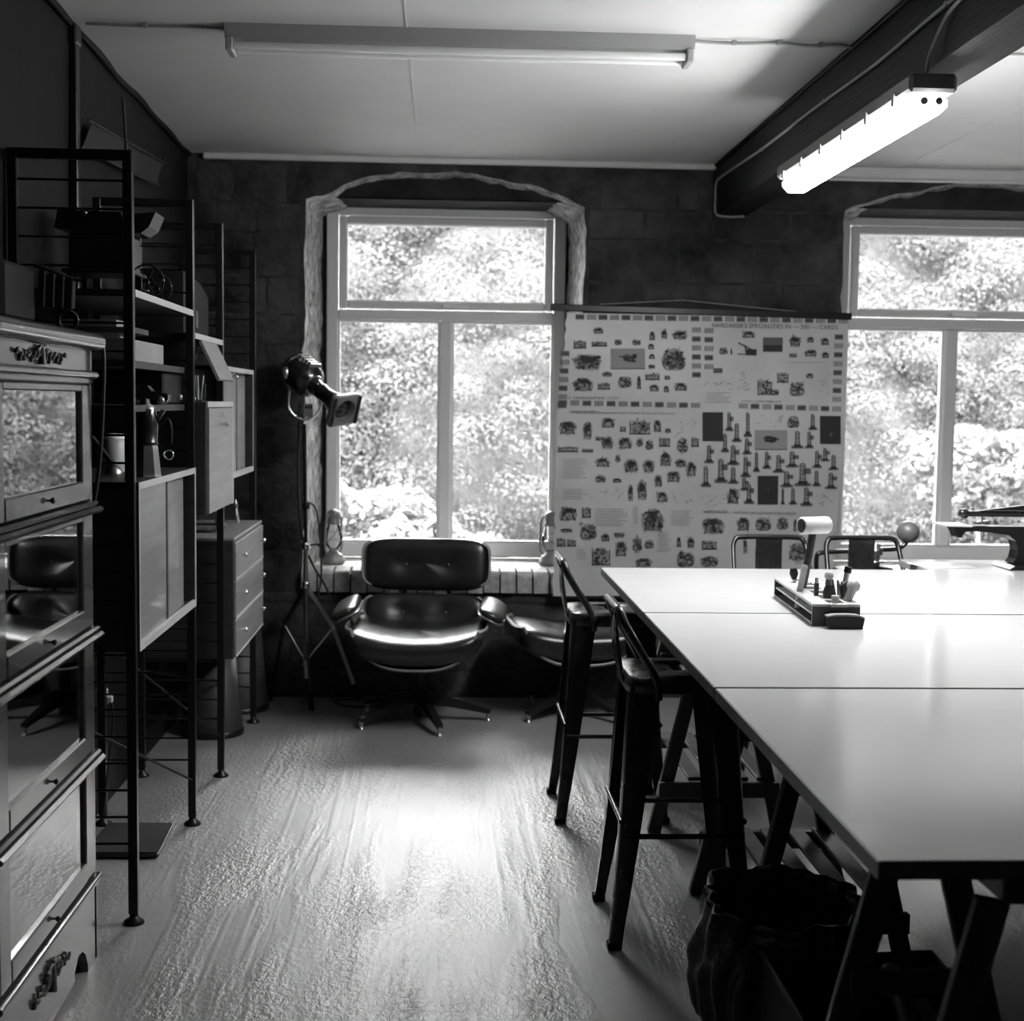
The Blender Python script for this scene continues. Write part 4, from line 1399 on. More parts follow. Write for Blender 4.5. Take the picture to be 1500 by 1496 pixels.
# ================================================================== GLAZED BOOKCASE
bc = thing('glazed_bookcase', 'oak sectional bookcase with four glazed doors and carved scrolls, far left', 'bookcase', (-1.07, 3.29, 0))
Y0, Y1, XF, XB = 2.865, 3.715, -.925, -1.215
q = MB(); q.box(XB, XB + .012, Y0 + .02, Y1 - .02, .1, 1.58); q.build('back_panel', M['oakin'], bc)
for yy in (Y0 + .005, Y1 - .023):
    q = MB(); q.box(XB, XF - .012, yy, yy + .018, .0, 1.60); q.build('side_panel', M['oakin'], bc)
secs = [(.245, .555), (.58, .885), (.915, 1.215), (1.25, 1.55)]
for k, (a, b) in enumerate(secs):
    # door
    q = MB()
    st = .105
    q.box(XF - .022, XF, Y0 + .03, Y0 + .03 + st - .03, a, b, .003); q.box(XF - .022, XF, Y1 - .03 - st + .03, Y1 - .03, a, b, .003)
    q.box(XF - .022, XF, Y0 + .105, Y1 - .105, b - .018, b, .003); q.box(XF - .022, XF + .002, Y0 + .105, Y1 - .105, a, a + .052, .004)
    dr = q.build('glazed_door', M['oak'], bc)
    q = MB(); q.box(XF - .012, XF - .009, Y0 + .104, Y1 - .104, a + .051, b - .017); q.build('glass_pane', M['cabglass'], dr)
    q = MB(); q.lathe([(.003, 0), (.003, .006), (.008, .010), (.007, .016), (0, .018)], Matrix.Translation((XF + .001, 3.285, a + .026)) @ Matrix.Rotation(PI / 2, 4, 'Y'), 12); q.build('door_knob', M['black'], dr)
    q = MB(); q.box(XB, XF - .03, Y0 + .02, Y1 - .02, a - .012, a, 0); q.build('shelf', M['oakin'], bc)
    # moulding below the door
    q = MB()
    if k > 0:
        q.prism([(XB, a - .004), (XF + .008, a - .004), (XF + .014, a - .010), (XF + .010, a - .016), (XF + .004, a - .018), (XB, a - .018)], 'y', Y0 - .004, Y1 + .004)
        q.build('section_moulding', M['oak'], bc)
        q = MB(); q.prism([(XB, a - .018), (XF + .016, a - .019), (XF + .024, a - .026), (XF + .020, a - .034), (XF + .006, a - .038), (XB, a - .038)], 'y', Y0 - .012, Y1 + .012)
        q.build('section_moulding', M['oak'], bc)
for yy in (Y0 + .0, Y1 - .03):
    q = MB(); q.box(XF - .030, XF - .002, yy, yy + .03, .0, 1.58, .006); q.build('corner_post', M['oak'], bc)
# top
q = MB(); q.box(XF - .02, XF + .002, Y0, Y1, 1.552, 1.572, .003); q.tube([(XF + .006, Y0 - .004, 1.576), (XF + .006, Y1 + .004, 1.576)], .011, 10); q.build('frieze_moulding', M['oak'], bc)
q = MB(); q.box(XF - .02, XF - .001, Y0, Y1, 1.586, 1.640, 0); q.build('frieze_panel', M['oak'], bc)
q = MB(); q.tube([(XF + .010, Y0 - .01, 1.662), (XF + .010, Y1 + .01, 1.662)], .024, 16); q.build('cornice_roll', M['oak'], bc)
q = MB(); q.box(XB, XF - .002, Y0 - .008, Y1 + .008, 1.670, 1.684, .003); q.build('top_board', M['oakin'], bc)
# base apron with cut arches
q = MB()
ap = [(Y0, .0), (Y0 + .10, .0), (Y0 + .10, .02), (Y0 + .12, .055), (Y0 + .15, .075), (Y0 + .19, .080)]
cen = [(3.29 - .20, .030), (3.29 - .12, .022), (3.29, .018), (3.29 + .12, .022), (3.29 + .20, .030)]
ap2 = [(Y0 + Y1 - a, b) for a, b in ap][::-1]
poly = [(Y0, .235)] + ap + [(Y0 + .23, .05)] + cen + [(Y1 - .23, .05)] + ap2 + [(Y1, .235)]
q.prism(poly, 'x', XF - .024, XF - .002); q.build('base_apron', M['oak'], bc)
q = MB(); q.prism([(XB, .236), (XF + .010, .236), (XF + .012, .226), (XF + .002, .214), (XB, .214)], 'y', Y0 - .004, Y1 + .004); q.tube([(XF + .006, Y0 - .004, .228), (XF + .006, Y1 + .004, .228)], .009, 10); q.build('base_moulding', M['oak'], bc)

def scrolls(y, z, w, h, n, flip=1):
    q = MB()
    r = random.Random(int(z * 100))
    for s in (-1, 1):
        for i in range(n):
            u = (i + .5) / n
            cy = y + s * u * w / 2; hh = h * (1 - u * .75)
            pts = []
            for k in range(9):
                a = k / 8 * PI * 1.6 + i
                rr = hh * .42 * (1 - k / 11)
                pts.append((XF + .003 + .003 * math.sin(a), cy + rr * .8 * math.cos(a) * s, z + flip * rr * math.sin(a) + flip * .006 * math.cos(i * 2)))
            q.tube(pts, [.0055 * (1 - k / 16) for k in range(9)], 6)
    q.tube([(XF + .004, y, z - h * .4), (XF + .006, y, z + h * .45)], [.010, .004], 8)
    return q

scrolls(3.245, 1.612, .40, .05, 7).build('carved_scroll', M['carve'], bc, label='dark carved leaf scrolls')
scrolls(3.27, .135, .30, .09, 6).build('carved_scroll', M['carve'], bc, label='dark carved leaf scrolls')
# cable over the bookcase end
cable('hanging_flex', [(-1.06, 3.70, 1.694), (-.97, 3.735, 1.690), (-.918, 3.752, 1.672), (-.905, 3.757, 1.63), (-.908, 3.757, 1.5), (-.915, 3.757, 1.38), (-.928, 3.757, 1.27), (-.935, 3.757, 1.24)], .006, 'cableblack',
      'black flex draped over the far end of the bookcase')
# case and bag on the bookcase
t = thing('carrying_case', 'large black carrying case on top of the bookcase at the left edge', 'case', (-1.11, 3.47, 1.685))
q = MB(); q.box(-1.195, -1.035, 3.34, 3.60, 1.7, 1.842, .012); q.build('case', M['plastic'], t)
q = MB(); q.box(-1.18, -1.05, 3.36, 3.58, 1.685, 1.70); q.build('base', M['plastic'], t)
t = thing('concertina', 'dark instrument with pale slatted bellows on top of the bookcase', 'concertina', (-.99, 3.62, 1.685))
for k in range(4):
    q = MB(); q.bar((-1.022 + k * .020, 3.61 + k * .012, 1.745), (-1.018 + k * .020, 3.61 + k * .012, 1.838 - k * .006), .016, .03, .002); q.build('slat', M['fabricgrey'], t)
q = MB(); q.tube(smoothpath([(-1.04, 3.60, 1.85), (-1.01, 3.61, 1.842), (-.96, 3.64, 1.822), (-.93, 3.65, 1.818)], 4), .006, 6); q.build('top_frame', M['black'], t)
q = MB()
for k in range(3): q.tube(arc((-.975 + k * .008, 3.655 - k * .02, 1.713), .024, 0, 2 * PI, 14, 'xz')[:-1], .004, 6, closed=True)
q.build('strap_ring', M['blackmetal'], t)

# ================================================================== SPOTLIGHT ON STAND
sl = thing('stage_spotlight', 'old chrome stage spotlight on a folding stand left of the window', 'spotlight', (-.68, 6.84, 0))
cx, cy = -.672, 6.84
q = MB(); q.tube([(cx, cy, .14), (cx, cy, .80)], .013, 10); q.build('stand_column', M['steel'], sl)
q = MB(); q.tube([(cx, cy, .80), (cx - .008, cy, 1.40)], .009, 10); q.build('stand_column', M['blackmetal'], sl)
for z in (.605, .22, .80, 1.0):
    q = MB(); q.lathe([(.016, -.018), (.020, -.012), (.020, .012), (.016, .018)], Matrix.Translation((cx, cy, z)), 12); q.build('collar', M['chrome' if z != 1.0 else 'black'], sl)
q = MB(); q.tube([(cx, cy, .80), (cx + .055, cy - .01, .81), (cx + .068, cy - .01, .805)], [.005, .005, .012], 8); q.build('wing_screw', M['chrome'], sl)
feet = [(-.632, 6.745, 0), (-.86, 6.96, 0), (-.415, 6.985, 0)]
for k, f in enumerate(feet):
    F = Vector(f); H_ = Vector((cx, cy, .60)); mid = H_.lerp(F, .48)
    if k == 0: mid = Vector((-.655, 6.72, .33))
    elif k == 1: mid = Vector((-.785, 6.90, .40))
    else: mid = Vector((-.545, 6.92, .38))
    q = MB(); q.bar(H_, mid, .014, .022, .002); q.bar(mid, F + (mid - F).normalized() * .07, .012, .020, .002)
    lg = q.build('leg', M['blackmetal' if k != 2 else 'steel'], sl)
    q = MB(); q.tube([F + (mid - F).normalized() * .09, F + Vector((0, 0, .002))], .012, 10); q.build('rubber_foot', M['plastic'], lg)
    q = MB(); q.tube([(cx, cy, .22), tuple(mid)], .006, 6); q.build('strut', M['chrome'], lg)
# yoke
q = MB(); q.tube([(cx - .075 - .005, cy - .02, 1.60)] + arc((cx - .008, cy - .02, 1.50), .078, PI, 2 * PI, 14, 'xz') + [(cx + .070, cy - .02, 1.53)], .007, 8); q.build('yoke', M['chrome'], sl)
q = MB(); q.box(cx - .01, cx + .04, cy - .05, cy - .01, 1.435, 1.50, .006); bx_ = q.build('switch_box', M['pvc'], sl, label='pale switch box with black vents')
q = MB()
for k in range(3): q.box(cx + .0 + k * .012, cx + .008 + k * .012, cy - .052, cy - .049, 1.475, 1.490)
q.build('vent', M['black'], bx_)
# head
A = Vector((-.745, 6.90, 1.675)); B = Vector((-.475, 6.62, 1.475))
ax = (B - A).normalized()
TH2 = Matrix.Translation(A) @ ax.to_track_quat('Z', 'Y').to_matrix().to_4x4()
LN = (B - A).length
q = MB(); q.lathe([(.0, -.008), (.055, 0), (.078, .012), (.085, .03), (.085, .15), (.075, .165), (.048, .185)], TH2, 28); q.build('lamp_housing', M['blackmetal'], sl)
q = MB(); q.lathe([(.046, .185), (.040, .20), (.038, .25), (.042, .26), (.038, .27), (.040, .31), (.058, LN - .035), (.070, LN - .012)], TH2, 28); q.build('barrel', M['blackmetal'], sl)
q = MB(); q.lathe([(.087, .032), (.089, .036), (.087, .04)], TH2, 28); q.lathe([(.05, .183), (.053, .188), (.05, .193)], TH2, 28); q.build('trim_ring', M['chrome'], sl)
# cooling fins on the top side
upv = Vector((0, 0, 1)); upv = (upv - ax * upv.dot(ax)).normalized(); sd_ = ax.cross(upv)
for k in range(5):
    c0 = A + ax * (.05 + .026 * k) + upv * .088
    q = MB(); q.bar(c0 - sd_ * .035, c0 + sd_ * .035, .010, .022, .004, up=tuple(upv)); q.build('cooling_fin', M['chrome'], sl)
# side knob
q = MB(); kc = A + ax * .06 - sd_ * .085; q.sell(.03, .03, .05, .8, .8, 14, 8, T=Matrix.Translation(kc)); q.build('side_knob', M['chrome'], sl)
kc = A + ax * .06 + sd_ * .085
q = MB(); q.sell(.04, .035, .06, .8, .8, 14, 8, T=Matrix.Translation(kc)); q.build('side_knob', M['steel'], sl)
# square colour-frame flange with lens
T3 = TH2 @ Matrix.Translation((0, 0, LN)) @ Matrix.Rotation(math.radians(8), 4, 'Z')
ns = 32
vs = []
for (kind, r, z) in (('s', .080, -.012), ('s', .082, .0), ('s', .082, .012), ('s', .074, .016), ('c', .056, .016), ('c', .052, .0), ('c', .050, -.03)):
    for i in range(ns):
        a = 2 * PI * i / ns + PI / 4
        c, s = math.cos(a), math.sin(a)
        if kind == 's':
            mx = max(abs(c), abs(s)); k = min(1 / mx, 1.30)
            vs.append((r * c * k, r * s * k, z))
        else: vs.append((r * c, r * s, z))
q = MB(); q.add(vs, [(j * ns + i, j * ns + (i + 1) % ns, (j + 1) * ns + (i + 1) % ns, (j + 1) * ns + i) for j in range(6) for i in range(ns)], False, T3)
fg = q.build('square_flange', M['lantern'], sl)
q = MB()
for s in (-1, 1): q.box(s * .062, s * .080, -.075, .075, .016, .024, .002, T3)
q.build('filter_rail', M['stoolseat'], fg)
q = MB(); q.lathe([(.051, -.028), (.050, -.020), (.040, -.010), (.022, -.003), (0, -.001)], T3, 28); q.build('lens', mat('lens_glass', .02, .06, spec=1.0), fg)
cable('lamp_flex', [(cx - .03, cy, 1.50), (cx - .035, cy + .0, 1.35), (cx - .038, cy, 1.1), (cx - .02, cy + .02, .85), (cx + .03, cy + .05, .70), (cx + .105, cy + .09, .55), (cx + .13, cy + .10, .35), (cx + .12, cy + .11, .10),
                    (cx + .14, cy + .05, .01), (cx + .24, cy - .05, .008), (cx + .36, cy - .03, .008), (cx + .38, cy + .05, .008), (cx + .26, cy + .11, .008), (cx + .14, cy + .12, .008)], .006, 'cableblack',
      'black flex hanging from the spotlight and looped on the floor')
cable('lamp_flex', [(cx + .0, cy - .01, 1.02), (cx + .05, cy, .98), (cx + .07, cy + .02, .8), (cx + .07, cy + .04, .62), (cx + .04, cy + .06, .5)], .005, 'cableblack',
      'short black flex looping beside the stand column')


# ================================================================== LANTERNS
def lantern():
    t = thing('hurricane_lantern', '', 'lantern', (0, 0, 0), 'hurricane lanterns on the left window sill')
    q = MB(); q.lathe([(.062, 0), (.064, .008), (.060, .022), (.050, .032), (.052, .038), (.046, .048), (.030, .056), (.022, .072)], None, 24); q.build('oil_tank', M['lantern'], t)
    q = MB(); q.lathe([(.024, .074), (.045, .098), (.050, .125), (.044, .160), (.034, .190), (.030, .205)], None, 24); q.build('glass_globe', M['lampglass'], t)
    q = MB(); q.lathe([(.034, .206), (.038, .212), (.032, .222), (.034, .250), (.036, .262), (.028, .276), (.012, .284), (0, .286)], None, 20); q.build('chimney_cap', M['lantern'], t)
    for s in (-1, 1):
        q = MB(); q.tube(smoothpath([(s * .040, 0, .050), (s * .062, 0, .075), (s * .064, 0, .15), (s * .055, 0, .235), (s * .034, 0, .258)], 4), .006, 8); q.build('side_tube', M['lantern'], t)
    q = MB(); q.tube(smoothpath([(-.06, .0, .20), (-.068, .03, .18), (-.05, .055, .13), (0, .066, .10), (.05, .055, .13), (.068, .03, .18), (.06, 0, .20)], 4), .002, 6); q.build('bail_handle', M['black'], t)
    q = MB()
    for z in (.12, .165): q.tube(arc((0, 0, z), .051 if z < .15 else .045, 0, 2 * PI, 20, 'xy')[:-1], .0015, 6, closed=True)
    q.build('globe_guard', M['lantern'], t)
    return t


lt = lantern(); index_kids()
lt.location = (-.575, 7.33, .660); lt.rotation_euler = (0, 0, .9)
lt['label'] = 'hurricane lantern in the left corner of the left window sill'
dup(lt, (.575, 7.33, .660), -.6, 'hurricane lantern in the right corner of the left window sill, beside the poster')

# ================================================================== POSTER
PY = 6.95
def px2(x, y):
    return (3.48346097e-03 * x + 8.45065135e-05 * y - 2.32940044, 3.64689057e-05 * x - 3.44968465e-03 * y + 3.52537612)

def wav(X, Z):
    return .004 * math.sin(X * 5 + Z * 2) + .003 * math.sin(Z * 9 + X * 3) + .004 * noise.noise(Vector((X * 4, Z * 4, 0)))

ps = thing('trade_poster', 'large printed poster of loom machinery hanging from a black rod between the windows', 'poster', (1.29, PY, .6))
left = [(832, 460), (829, 500), (822, 560), (817, 600), (816, 660), (813, 745), (811, 800), (808, 873)]
right = [(1241, 465), (1240, 520), (1237, 600), (1233, 690), (1228, 750), (1224, 800), (1220, 833), (1217, 873)]
def edge(tab, v):
    k = v * (len(tab) - 1); i = min(int(k), len(tab) - 2); f = k - i
    return tab[i][0] * (1 - f) + tab[i + 1][0] * f, tab[i][1] * (1 - f) + tab[i + 1][1] * f
def psheet(u, v):
    a = edge(left, v); b = edge(right, v)
    x = a[0] * (1 - u) + b[0] * u; y = a[1] * (1 - u) + b[1] * u
    if u == 0: x += 1.3 * math.sin(v * 90)
    X, Z = px2(x, y)
    return (X, PY + wav(X, Z), Z)
q = MB(); q.grid(psheet, 60, 60, thick=-.0012); q.build('paper_sheet', M['poster'], ps, fix=False)
inks = [MB(), MB(), MB()]
def ink(k, x0, y0, x1, y1, sk=0):
    X0, Z0 = px2(x0, y0); X1, Z1 = px2(x1, y1)
    X2, Z2 = px2(x1, y0); X3, Z3 = px2(x0, y1)
    pts = [(X0 + sk * .0035, Z0), (X2 + sk * .0035, Z2), (X1, Z1), (X3, Z3)]
    inks[k].add([(X, PY + wav(X, Z) - .003 - .0006 * (2 - k), Z) for X, Z in pts], [(0, 1, 2, 3)])
def line(k, x0, y0, x1, y1, w=1.0):
    dx, dy = x1 - x0, y1 - y0; L = math.hypot(dx, dy) or 1
    nx, ny = -dy / L * w / 2, dx / L * w / 2
    P4 = [(x0 + nx, y0 + ny), (x1 + nx, y1 + ny), (x1 - nx, y1 - ny), (x0 - nx, y0 - ny)]
    W4 = [px2(*p) for p in P4]
    inks[k].add([(X, PY + wav(X, Z) - .003 - .0006 * (2 - k), Z) for X, Z in W4], [(0, 1, 2, 3)])
pr_ = random.Random(5)
def blob(k, cx, cy, rx, ry, n=12, ph=0.0):
    pts = []
    for i in range(n):
        a = 2 * PI * i / n + ph
        w_ = 1 + pr_.uniform(-.12, .12)
        X, Z = px2(cx + rx * w_ * math.cos(a), cy + ry * w_ * math.sin(a)); pts.append((X, PY + wav(X, Z) - .003 - .0006 * (2 - k), Z))
    inks[k].add(pts, [tuple(range(n))])
def ring(k, cx, cy, r, w=1.0, n=12):
    for i in range(n):
        a = 2 * PI * i / n; b = 2 * PI * (i + 1) / n
        line(k, cx + r * math.cos(a), cy + r * math.sin(a), cx + r * math.cos(b), cy + r * math.sin(b), w)
def machine(x0, y0, x1, y1, dark=1):
    w, h = x1 - x0, y1 - y0
    cx, cy = (x0 + x1) / 2, (y0 + y1) / 2
    blob(2, cx, cy + h * .05, w * .48, h * .46)
    st = pr_.randrange(4)
    n = max(5, int(w * h / 18))
    for i in range(n):
        a = x0 + w * .08 + pr_.random() * w * .72; b = y0 + h * .12 + pr_.random() * h * .68
        if pr_.random() < .5: blob(pr_.choice((0, 1, 1)), a + w * .08, b + h * .08, w * pr_.uniform(.04, .12), h * pr_.uniform(.04, .12), 7)
        else: line(pr_.choice((0, 1)), a, b, a + w * pr_.uniform(-.15, .22), b + h * pr_.uniform(-.2, .22), pr_.uniform(.7, 1.8))
    if st == 0:
        line(0, x0 + 1, y0 + h * .1, x0 + 1, y1, 1.2); line(0, x1 - 1, y0 + h * .2, x1 - 1, y1, 1.2)
        line(0, x0, y1 - 1.5, x1, y1 - 1.5, 1.6); line(1, x0, y0 + h * .35, x1, y0 + h * .3, 1.2)
    elif st == 1:
        ring(0, x0 + w * .3, y1 - h * .3, min(w, h) * .26, 1.1); ring(0, x1 - w * .25, y1 - h * .28, min(w, h) * .2, 1.1)
        line(0, x0 + w * .1, y0 + h * .3, x1 - w * .1, y1 - h * .35, 1.6); line(1, x0 + w * .3, y1, x1 - w * .1, y0 + h * .2, 1)
    elif st == 2:
        line(0, x0 + w * .15, y1, x0 + w * .35, y0 + h * .1, 1.5); line(0, x1 - w * .15, y1, x1 - w * .38, y0 + h * .1, 1.5)
        line(1, x0 + w * .1, y1 - h * .1, x1 - w * .1, y1 - h * .1, 1.5); line(0, x0 + w * .25, y0 + h * .45, x1 - w * .2, y0 + h * .42, 1.4)
        blob(0, cx, y0 + h * .3, w * .16, h * .14)
    else:
        blob(0, cx, y0 + h * .42, w * .30, h * .18); line(0, x0 + w * .2, y0 + h * .5, x0 + w * .18, y1, 1.2); line(0, x1 - w * .2, y0 + h * .5, x1 - w * .18, y1, 1.2)
        line(1, x0 + w * .1, y1 - h * .18, x1 - w * .1, y1 - h * .16, 1.2); line(0, x0, y0 + h * .5, x0 + w * .3, y0 + h * .4, 1.2)
def upright(x0, y0, x1, y1):
    w, h = x1 - x0, y1 - y0; m = (x0 + x1) / 2
    line(0, m - w * .16, y0, m - w * .18, y1 - 2, 1.5); line(0, m + w * .14, y0 + 1, m + w * .16, y1 - 2, 1.5)
    line(1, m - w * .1, y0, m + w * .1, y0, 2)
    for k in range(int(h / 6)): line(1, m - w * .15, y0 + 4 + k * 6, m + w * .15, y0 + 4 + k * 6, 1)
    ink(2, m - w * .14, y0, m + w * .12, y1 - 2)
    ink(1, x0, y1 - h * .16, x1, y1 - h * .02); ink(0, x0 + w * .2, y1 - h * .25, x1 - w * .2, y1 - h * .08)
    if pr_.random() < .5: ink(1, m, y0 + h * .2, x1, y0 + h * .45)
def photo(x0, y0, x1, y1):
    ink(0, x0, y0, x1, y1)
    w, h = x1 - x0, y1 - y0
    line(2, x0 + w * .45, y0 + 2, x0 + w * .45, y1 - 3, 1.2); 
    for i in range(8): ink(1, *(lambda a, b: (a, b, a + w * .25, b + h * .12))(x0 + pr_.random() * w * .7, y0 + pr_.random() * h * .8))
def plate(x0, y0, x1, y1):
    ink(2, x0, y0, x1, y1)
    w, h = x1 - x0, y1 - y0
    for i in range(16):
        a = x0 + w * (.3 + .35 * pr_.random()); b = y0 + h * (.25 + .3 * pr_.random())
        ink(pr_.choice((0, 1)), a, b, a + w * .12, b + h * .12)
    line(0, x0 + w * .25, y0 + h * .4, x0 + w * .75, y0 + h * .45, 2); line(1, x0, y1 - 1, x1, y1 - 1, 1.2)
def card(x, y, k, w=12.5, h=7.5):
    if k % 2 == 0: ink(1, x, y, x + w, y + h); line(0, x + 1, y + h * .5, x + w - 1, y + h * .5, 1.5)
    else:
        for i in range(5): line(1, x + 1 + i * 2.7, y, x + 1 + i * 2.7, y + h, 1.5)
def faint(x0, y0, x1, y1):
    for i in range(int((y1 - y0) / 3.4)):
        line(2, x0 + pr_.uniform(0, 3), y0 + i * 3.4, x1 - pr_.uniform(0, (x1 - x0) * .3), y0 + i * 3.4, .8)
def sketch(x0, y0, x1, y1):
    for i in range(12):
        a = pr_.uniform(x0, x1); b = pr_.uniform(y0, y1)
        line(2, a, b, a + pr_.uniform(-8, 8), b + pr_.uniform(-6, 6), .8)
# punched-card borders
for i in range(24): card(845 + i * 16.6, 462 + i * .16, i)
for i in range(12): card(819 + i * 17.5, 586 + i * .3, i)
for i in range(9): card(1081 + i * 17.2, 590 + i * .5, i + 1)
for i in range(6): card(1013, 480 + i * 13, i + 1)
for i in range(5): card(1031, 481 + i * 13, i + 1)
for i in range(8): card(1221 - i * .3, 489 + i * 13, i)
for i in range(7): card(823 - i * .8, 515 + i * 12.5, i)
for b in [(870, 480, 886, 490), (842, 498, 860, 512), (868, 500, 890, 509), (901, 497, 912, 506), (926, 497, 940, 506), (951, 485, 960, 499), (968, 482, 978, 497), (984, 483, 1007, 498),
          (841, 517, 884, 543), (949, 503, 959, 512), (950, 518, 960, 526), (949, 533, 960, 540), (969, 508, 1005, 543), (839, 552, 871, 573), (882, 544, 898, 552), (876, 560, 894, 571),
          (905, 549, 926, 568), (933, 549, 939, 570), (945, 546, 966, 557), (973, 549, 981, 556), (950, 562, 966, 573), (971, 564, 980, 574), (986, 559, 1007, 572),
          (1084, 484, 1106, 495), (1052, 507, 1065, 519), (1069, 508, 1071, 519), (1154, 489, 1172, 508), (1180, 492, 1191, 501), (1200, 493, 1214, 505), (1155, 516, 1166, 523), (1176, 510, 1196, 522), (1202, 513, 1214, 524),
          (1108, 553, 1130, 578), (1128, 568, 1140, 578), (1137, 543, 1154, 560), (1155, 556, 1178, 579), (1179, 545, 1191, 553), (886, 647, 893, 652), (1152, 606, 1170, 626),
          (818, 614, 846, 636), (854, 614, 868, 643), (880, 610, 902, 626), (908, 623, 917, 632), (922, 613, 952, 636), (956, 613, 969, 632), (973, 626, 983, 633), (873, 638, 884, 645), (881, 637, 899, 657),
          (905, 638, 926, 657), (932, 639, 942, 654), (945, 641, 957, 659), (965, 638, 981, 654), (991, 638, 1007, 663), (1012, 638, 1023, 654), (818, 652, 847, 662), (853, 656, 869, 662), (871, 669, 895, 683),
          (901, 663, 909, 677), (913, 669, 936, 692), (941, 670, 959, 692), (965, 660, 984, 682), (988, 670, 1006, 684), (1004, 674, 1020, 697), (871, 694, 888, 706), (896, 699, 911, 706), (975, 688, 997, 706),
          (919, 706, 927, 733), (932, 700, 948, 732), (958, 692, 970, 713), (960, 718, 979, 735), (817, 740, 846, 762), (852, 740, 865, 758), (849, 764, 874, 790), (879, 779, 893, 793), (897, 778, 915, 787),
          (899, 790, 918, 815), (925, 782, 940, 810), (943, 789, 957, 803), (938, 741, 972, 779), (866, 799, 893, 828), (928, 816, 955, 830), (990, 785, 997, 801), (1005, 784, 1017, 803), (990, 806, 1017, 831),
          (1026, 755, 1061, 782), (1078, 755, 1098, 777), (1105, 755, 1130, 777), (1137, 755, 1155, 776), (1162, 760, 1174, 778), (1027, 790, 1049, 805), (1025, 812, 1052, 831), (815, 786, 828, 800), (830, 788, 843, 800), (820, 772, 840, 779),
          (1155, 793, 1182, 822), (1063, 712, 1083, 738), (1088, 786, 1094, 811)]:
    machine(*b)
for b in [(1061, 604, 1073, 631), (1071, 620, 1085, 647), (1088, 604, 1100, 640), (1055, 635, 1067, 662), (1086, 642, 1100, 665), (1031, 652, 1045, 678), (1064, 652, 1082, 681), (1084, 669, 1099, 699), (1026, 683, 1041, 713),
          (1046, 672, 1065, 707), (1066, 684, 1081, 708), (1102, 662, 1112, 691), (1116, 661, 1128, 686), (1131, 666, 1148, 692), (1150, 661, 1169, 684), (1158, 631, 1176, 656), (1178, 632, 1191, 656), (1189, 660, 1203, 685),
          (1201, 656, 1215, 675), (1213, 666, 1228, 688), (1142, 690, 1161, 713), (1163, 678, 1187, 712), (1189, 689, 1202, 712), (1208, 692, 1226, 716), (1089, 708, 1104, 738), (1143, 715, 1149, 739), (1155, 715, 1167, 739),
          (1172, 714, 1190, 741), (1183, 606, 1196, 629), (1083, 700, 1096, 718)]:
    upright(*b)
photo(1028, 603, 1058, 645); photo(1200, 608, 1231, 649); photo(1109, 696, 1139, 738)
plate(895, 511, 945, 541); plate(1104, 629, 1152, 658); ink(1, 1116, 494, 1145, 515); ink(0, 1117, 505, 1144, 514); ink(1, 1044, 539, 1057, 546)
line(0, 1080, 502, 1106, 515, 2); line(0, 1090, 505, 1092, 519, 2); ink(0, 1092, 511, 1107, 520); line(1, 1079, 518, 1106, 520, 1.5)
for b in [(823, 672, 860, 705), (823, 716, 860, 735), (1031, 575, 1070, 594), (870, 745, 920, 775), (925, 742, 935, 770), (1152, 530, 1212, 536), (980, 748, 1018, 775), (842, 805, 858, 822), (960, 780, 984, 812)]: faint(*b)
for b in [(868, 715, 905, 735), (982, 722, 1018, 738), (1111, 606, 1145, 626), (1030, 722, 1060, 738), (1195, 722, 1222, 740), (1083, 540, 1098, 580), (1198, 540, 1216, 580), (993, 612, 1020, 634), (1032, 555, 1068, 572), (1162, 815, 1172, 828)]: sketch(*b)
for k, nm in enumerate(('dark_print', 'grey_print', 'pale_print')):
    inks[k].build(nm, M[('ink_a', 'ink_b', 'ink_c')[k]], ps, fix=False, kind='stuff')
def lettering(s, x0, y0, wpx, hpx, m='ink_b', slope=.012):
    cu = bpy.data.curves.new('text', 'FONT'); cu.body = s; cu.resolution_u = 2
    tmp = bpy.data.objects.new('tmp', cu); COL.objects.link(tmp)
    dg = bpy.context.evaluated_depsgraph_get()
    me = bpy.data.meshes.new_from_object(tmp.evaluated_get(dg))
    bpy.data.objects.remove(tmp)
    xs = [v.co.x for v in me.vertices]; ys = [v.co.y for v in me.vertices]
    ax0, ax1 = min(xs), max(xs); h = .70
    for v in me.vertices:
        px = x0 + (v.co.x - ax0) / (ax1 - ax0) * wpx
        py = y0 + (px - x0) * slope - v.co.y / h * hpx
        X, Z = px2(px, py)
        v.co = (X - ps.location.x, PY + wav(X, Z) - .005 - ps.location.y, Z - ps.location.z)
    me.materials.clear(); me.materials.append(M[m])
    o = bpy.data.objects.new('lettering', me); COL.objects.link(o); o.parent = ps
    return o
lettering("HARDAKER'S SPECIALITIES IN — 500 — CARDS", 1042, 479.8, 184, 6.2, 'ink_a')
lettering('J. HARDAKER, LTD.', 834, 583.5, 74, 3.2)
lettering('HARDAKERS', 836, 605, 38, 4.4, 'ink_a')
lettering('Repeaters, Piano Plates & Lacing Machines', 876, 605, 112, 2.8, 'ink_b')
lettering('HARDAKERS', 1030, 751, 36, 4.4, 'ink_a')
lettering('PATENT JACQUARD MACHINES', 1074, 752, 92, 3.6, 'ink_b')
lettering('JOHN T. HARDAKER LTD.', 1084, 588, 60, 2.8, 'ink_b')
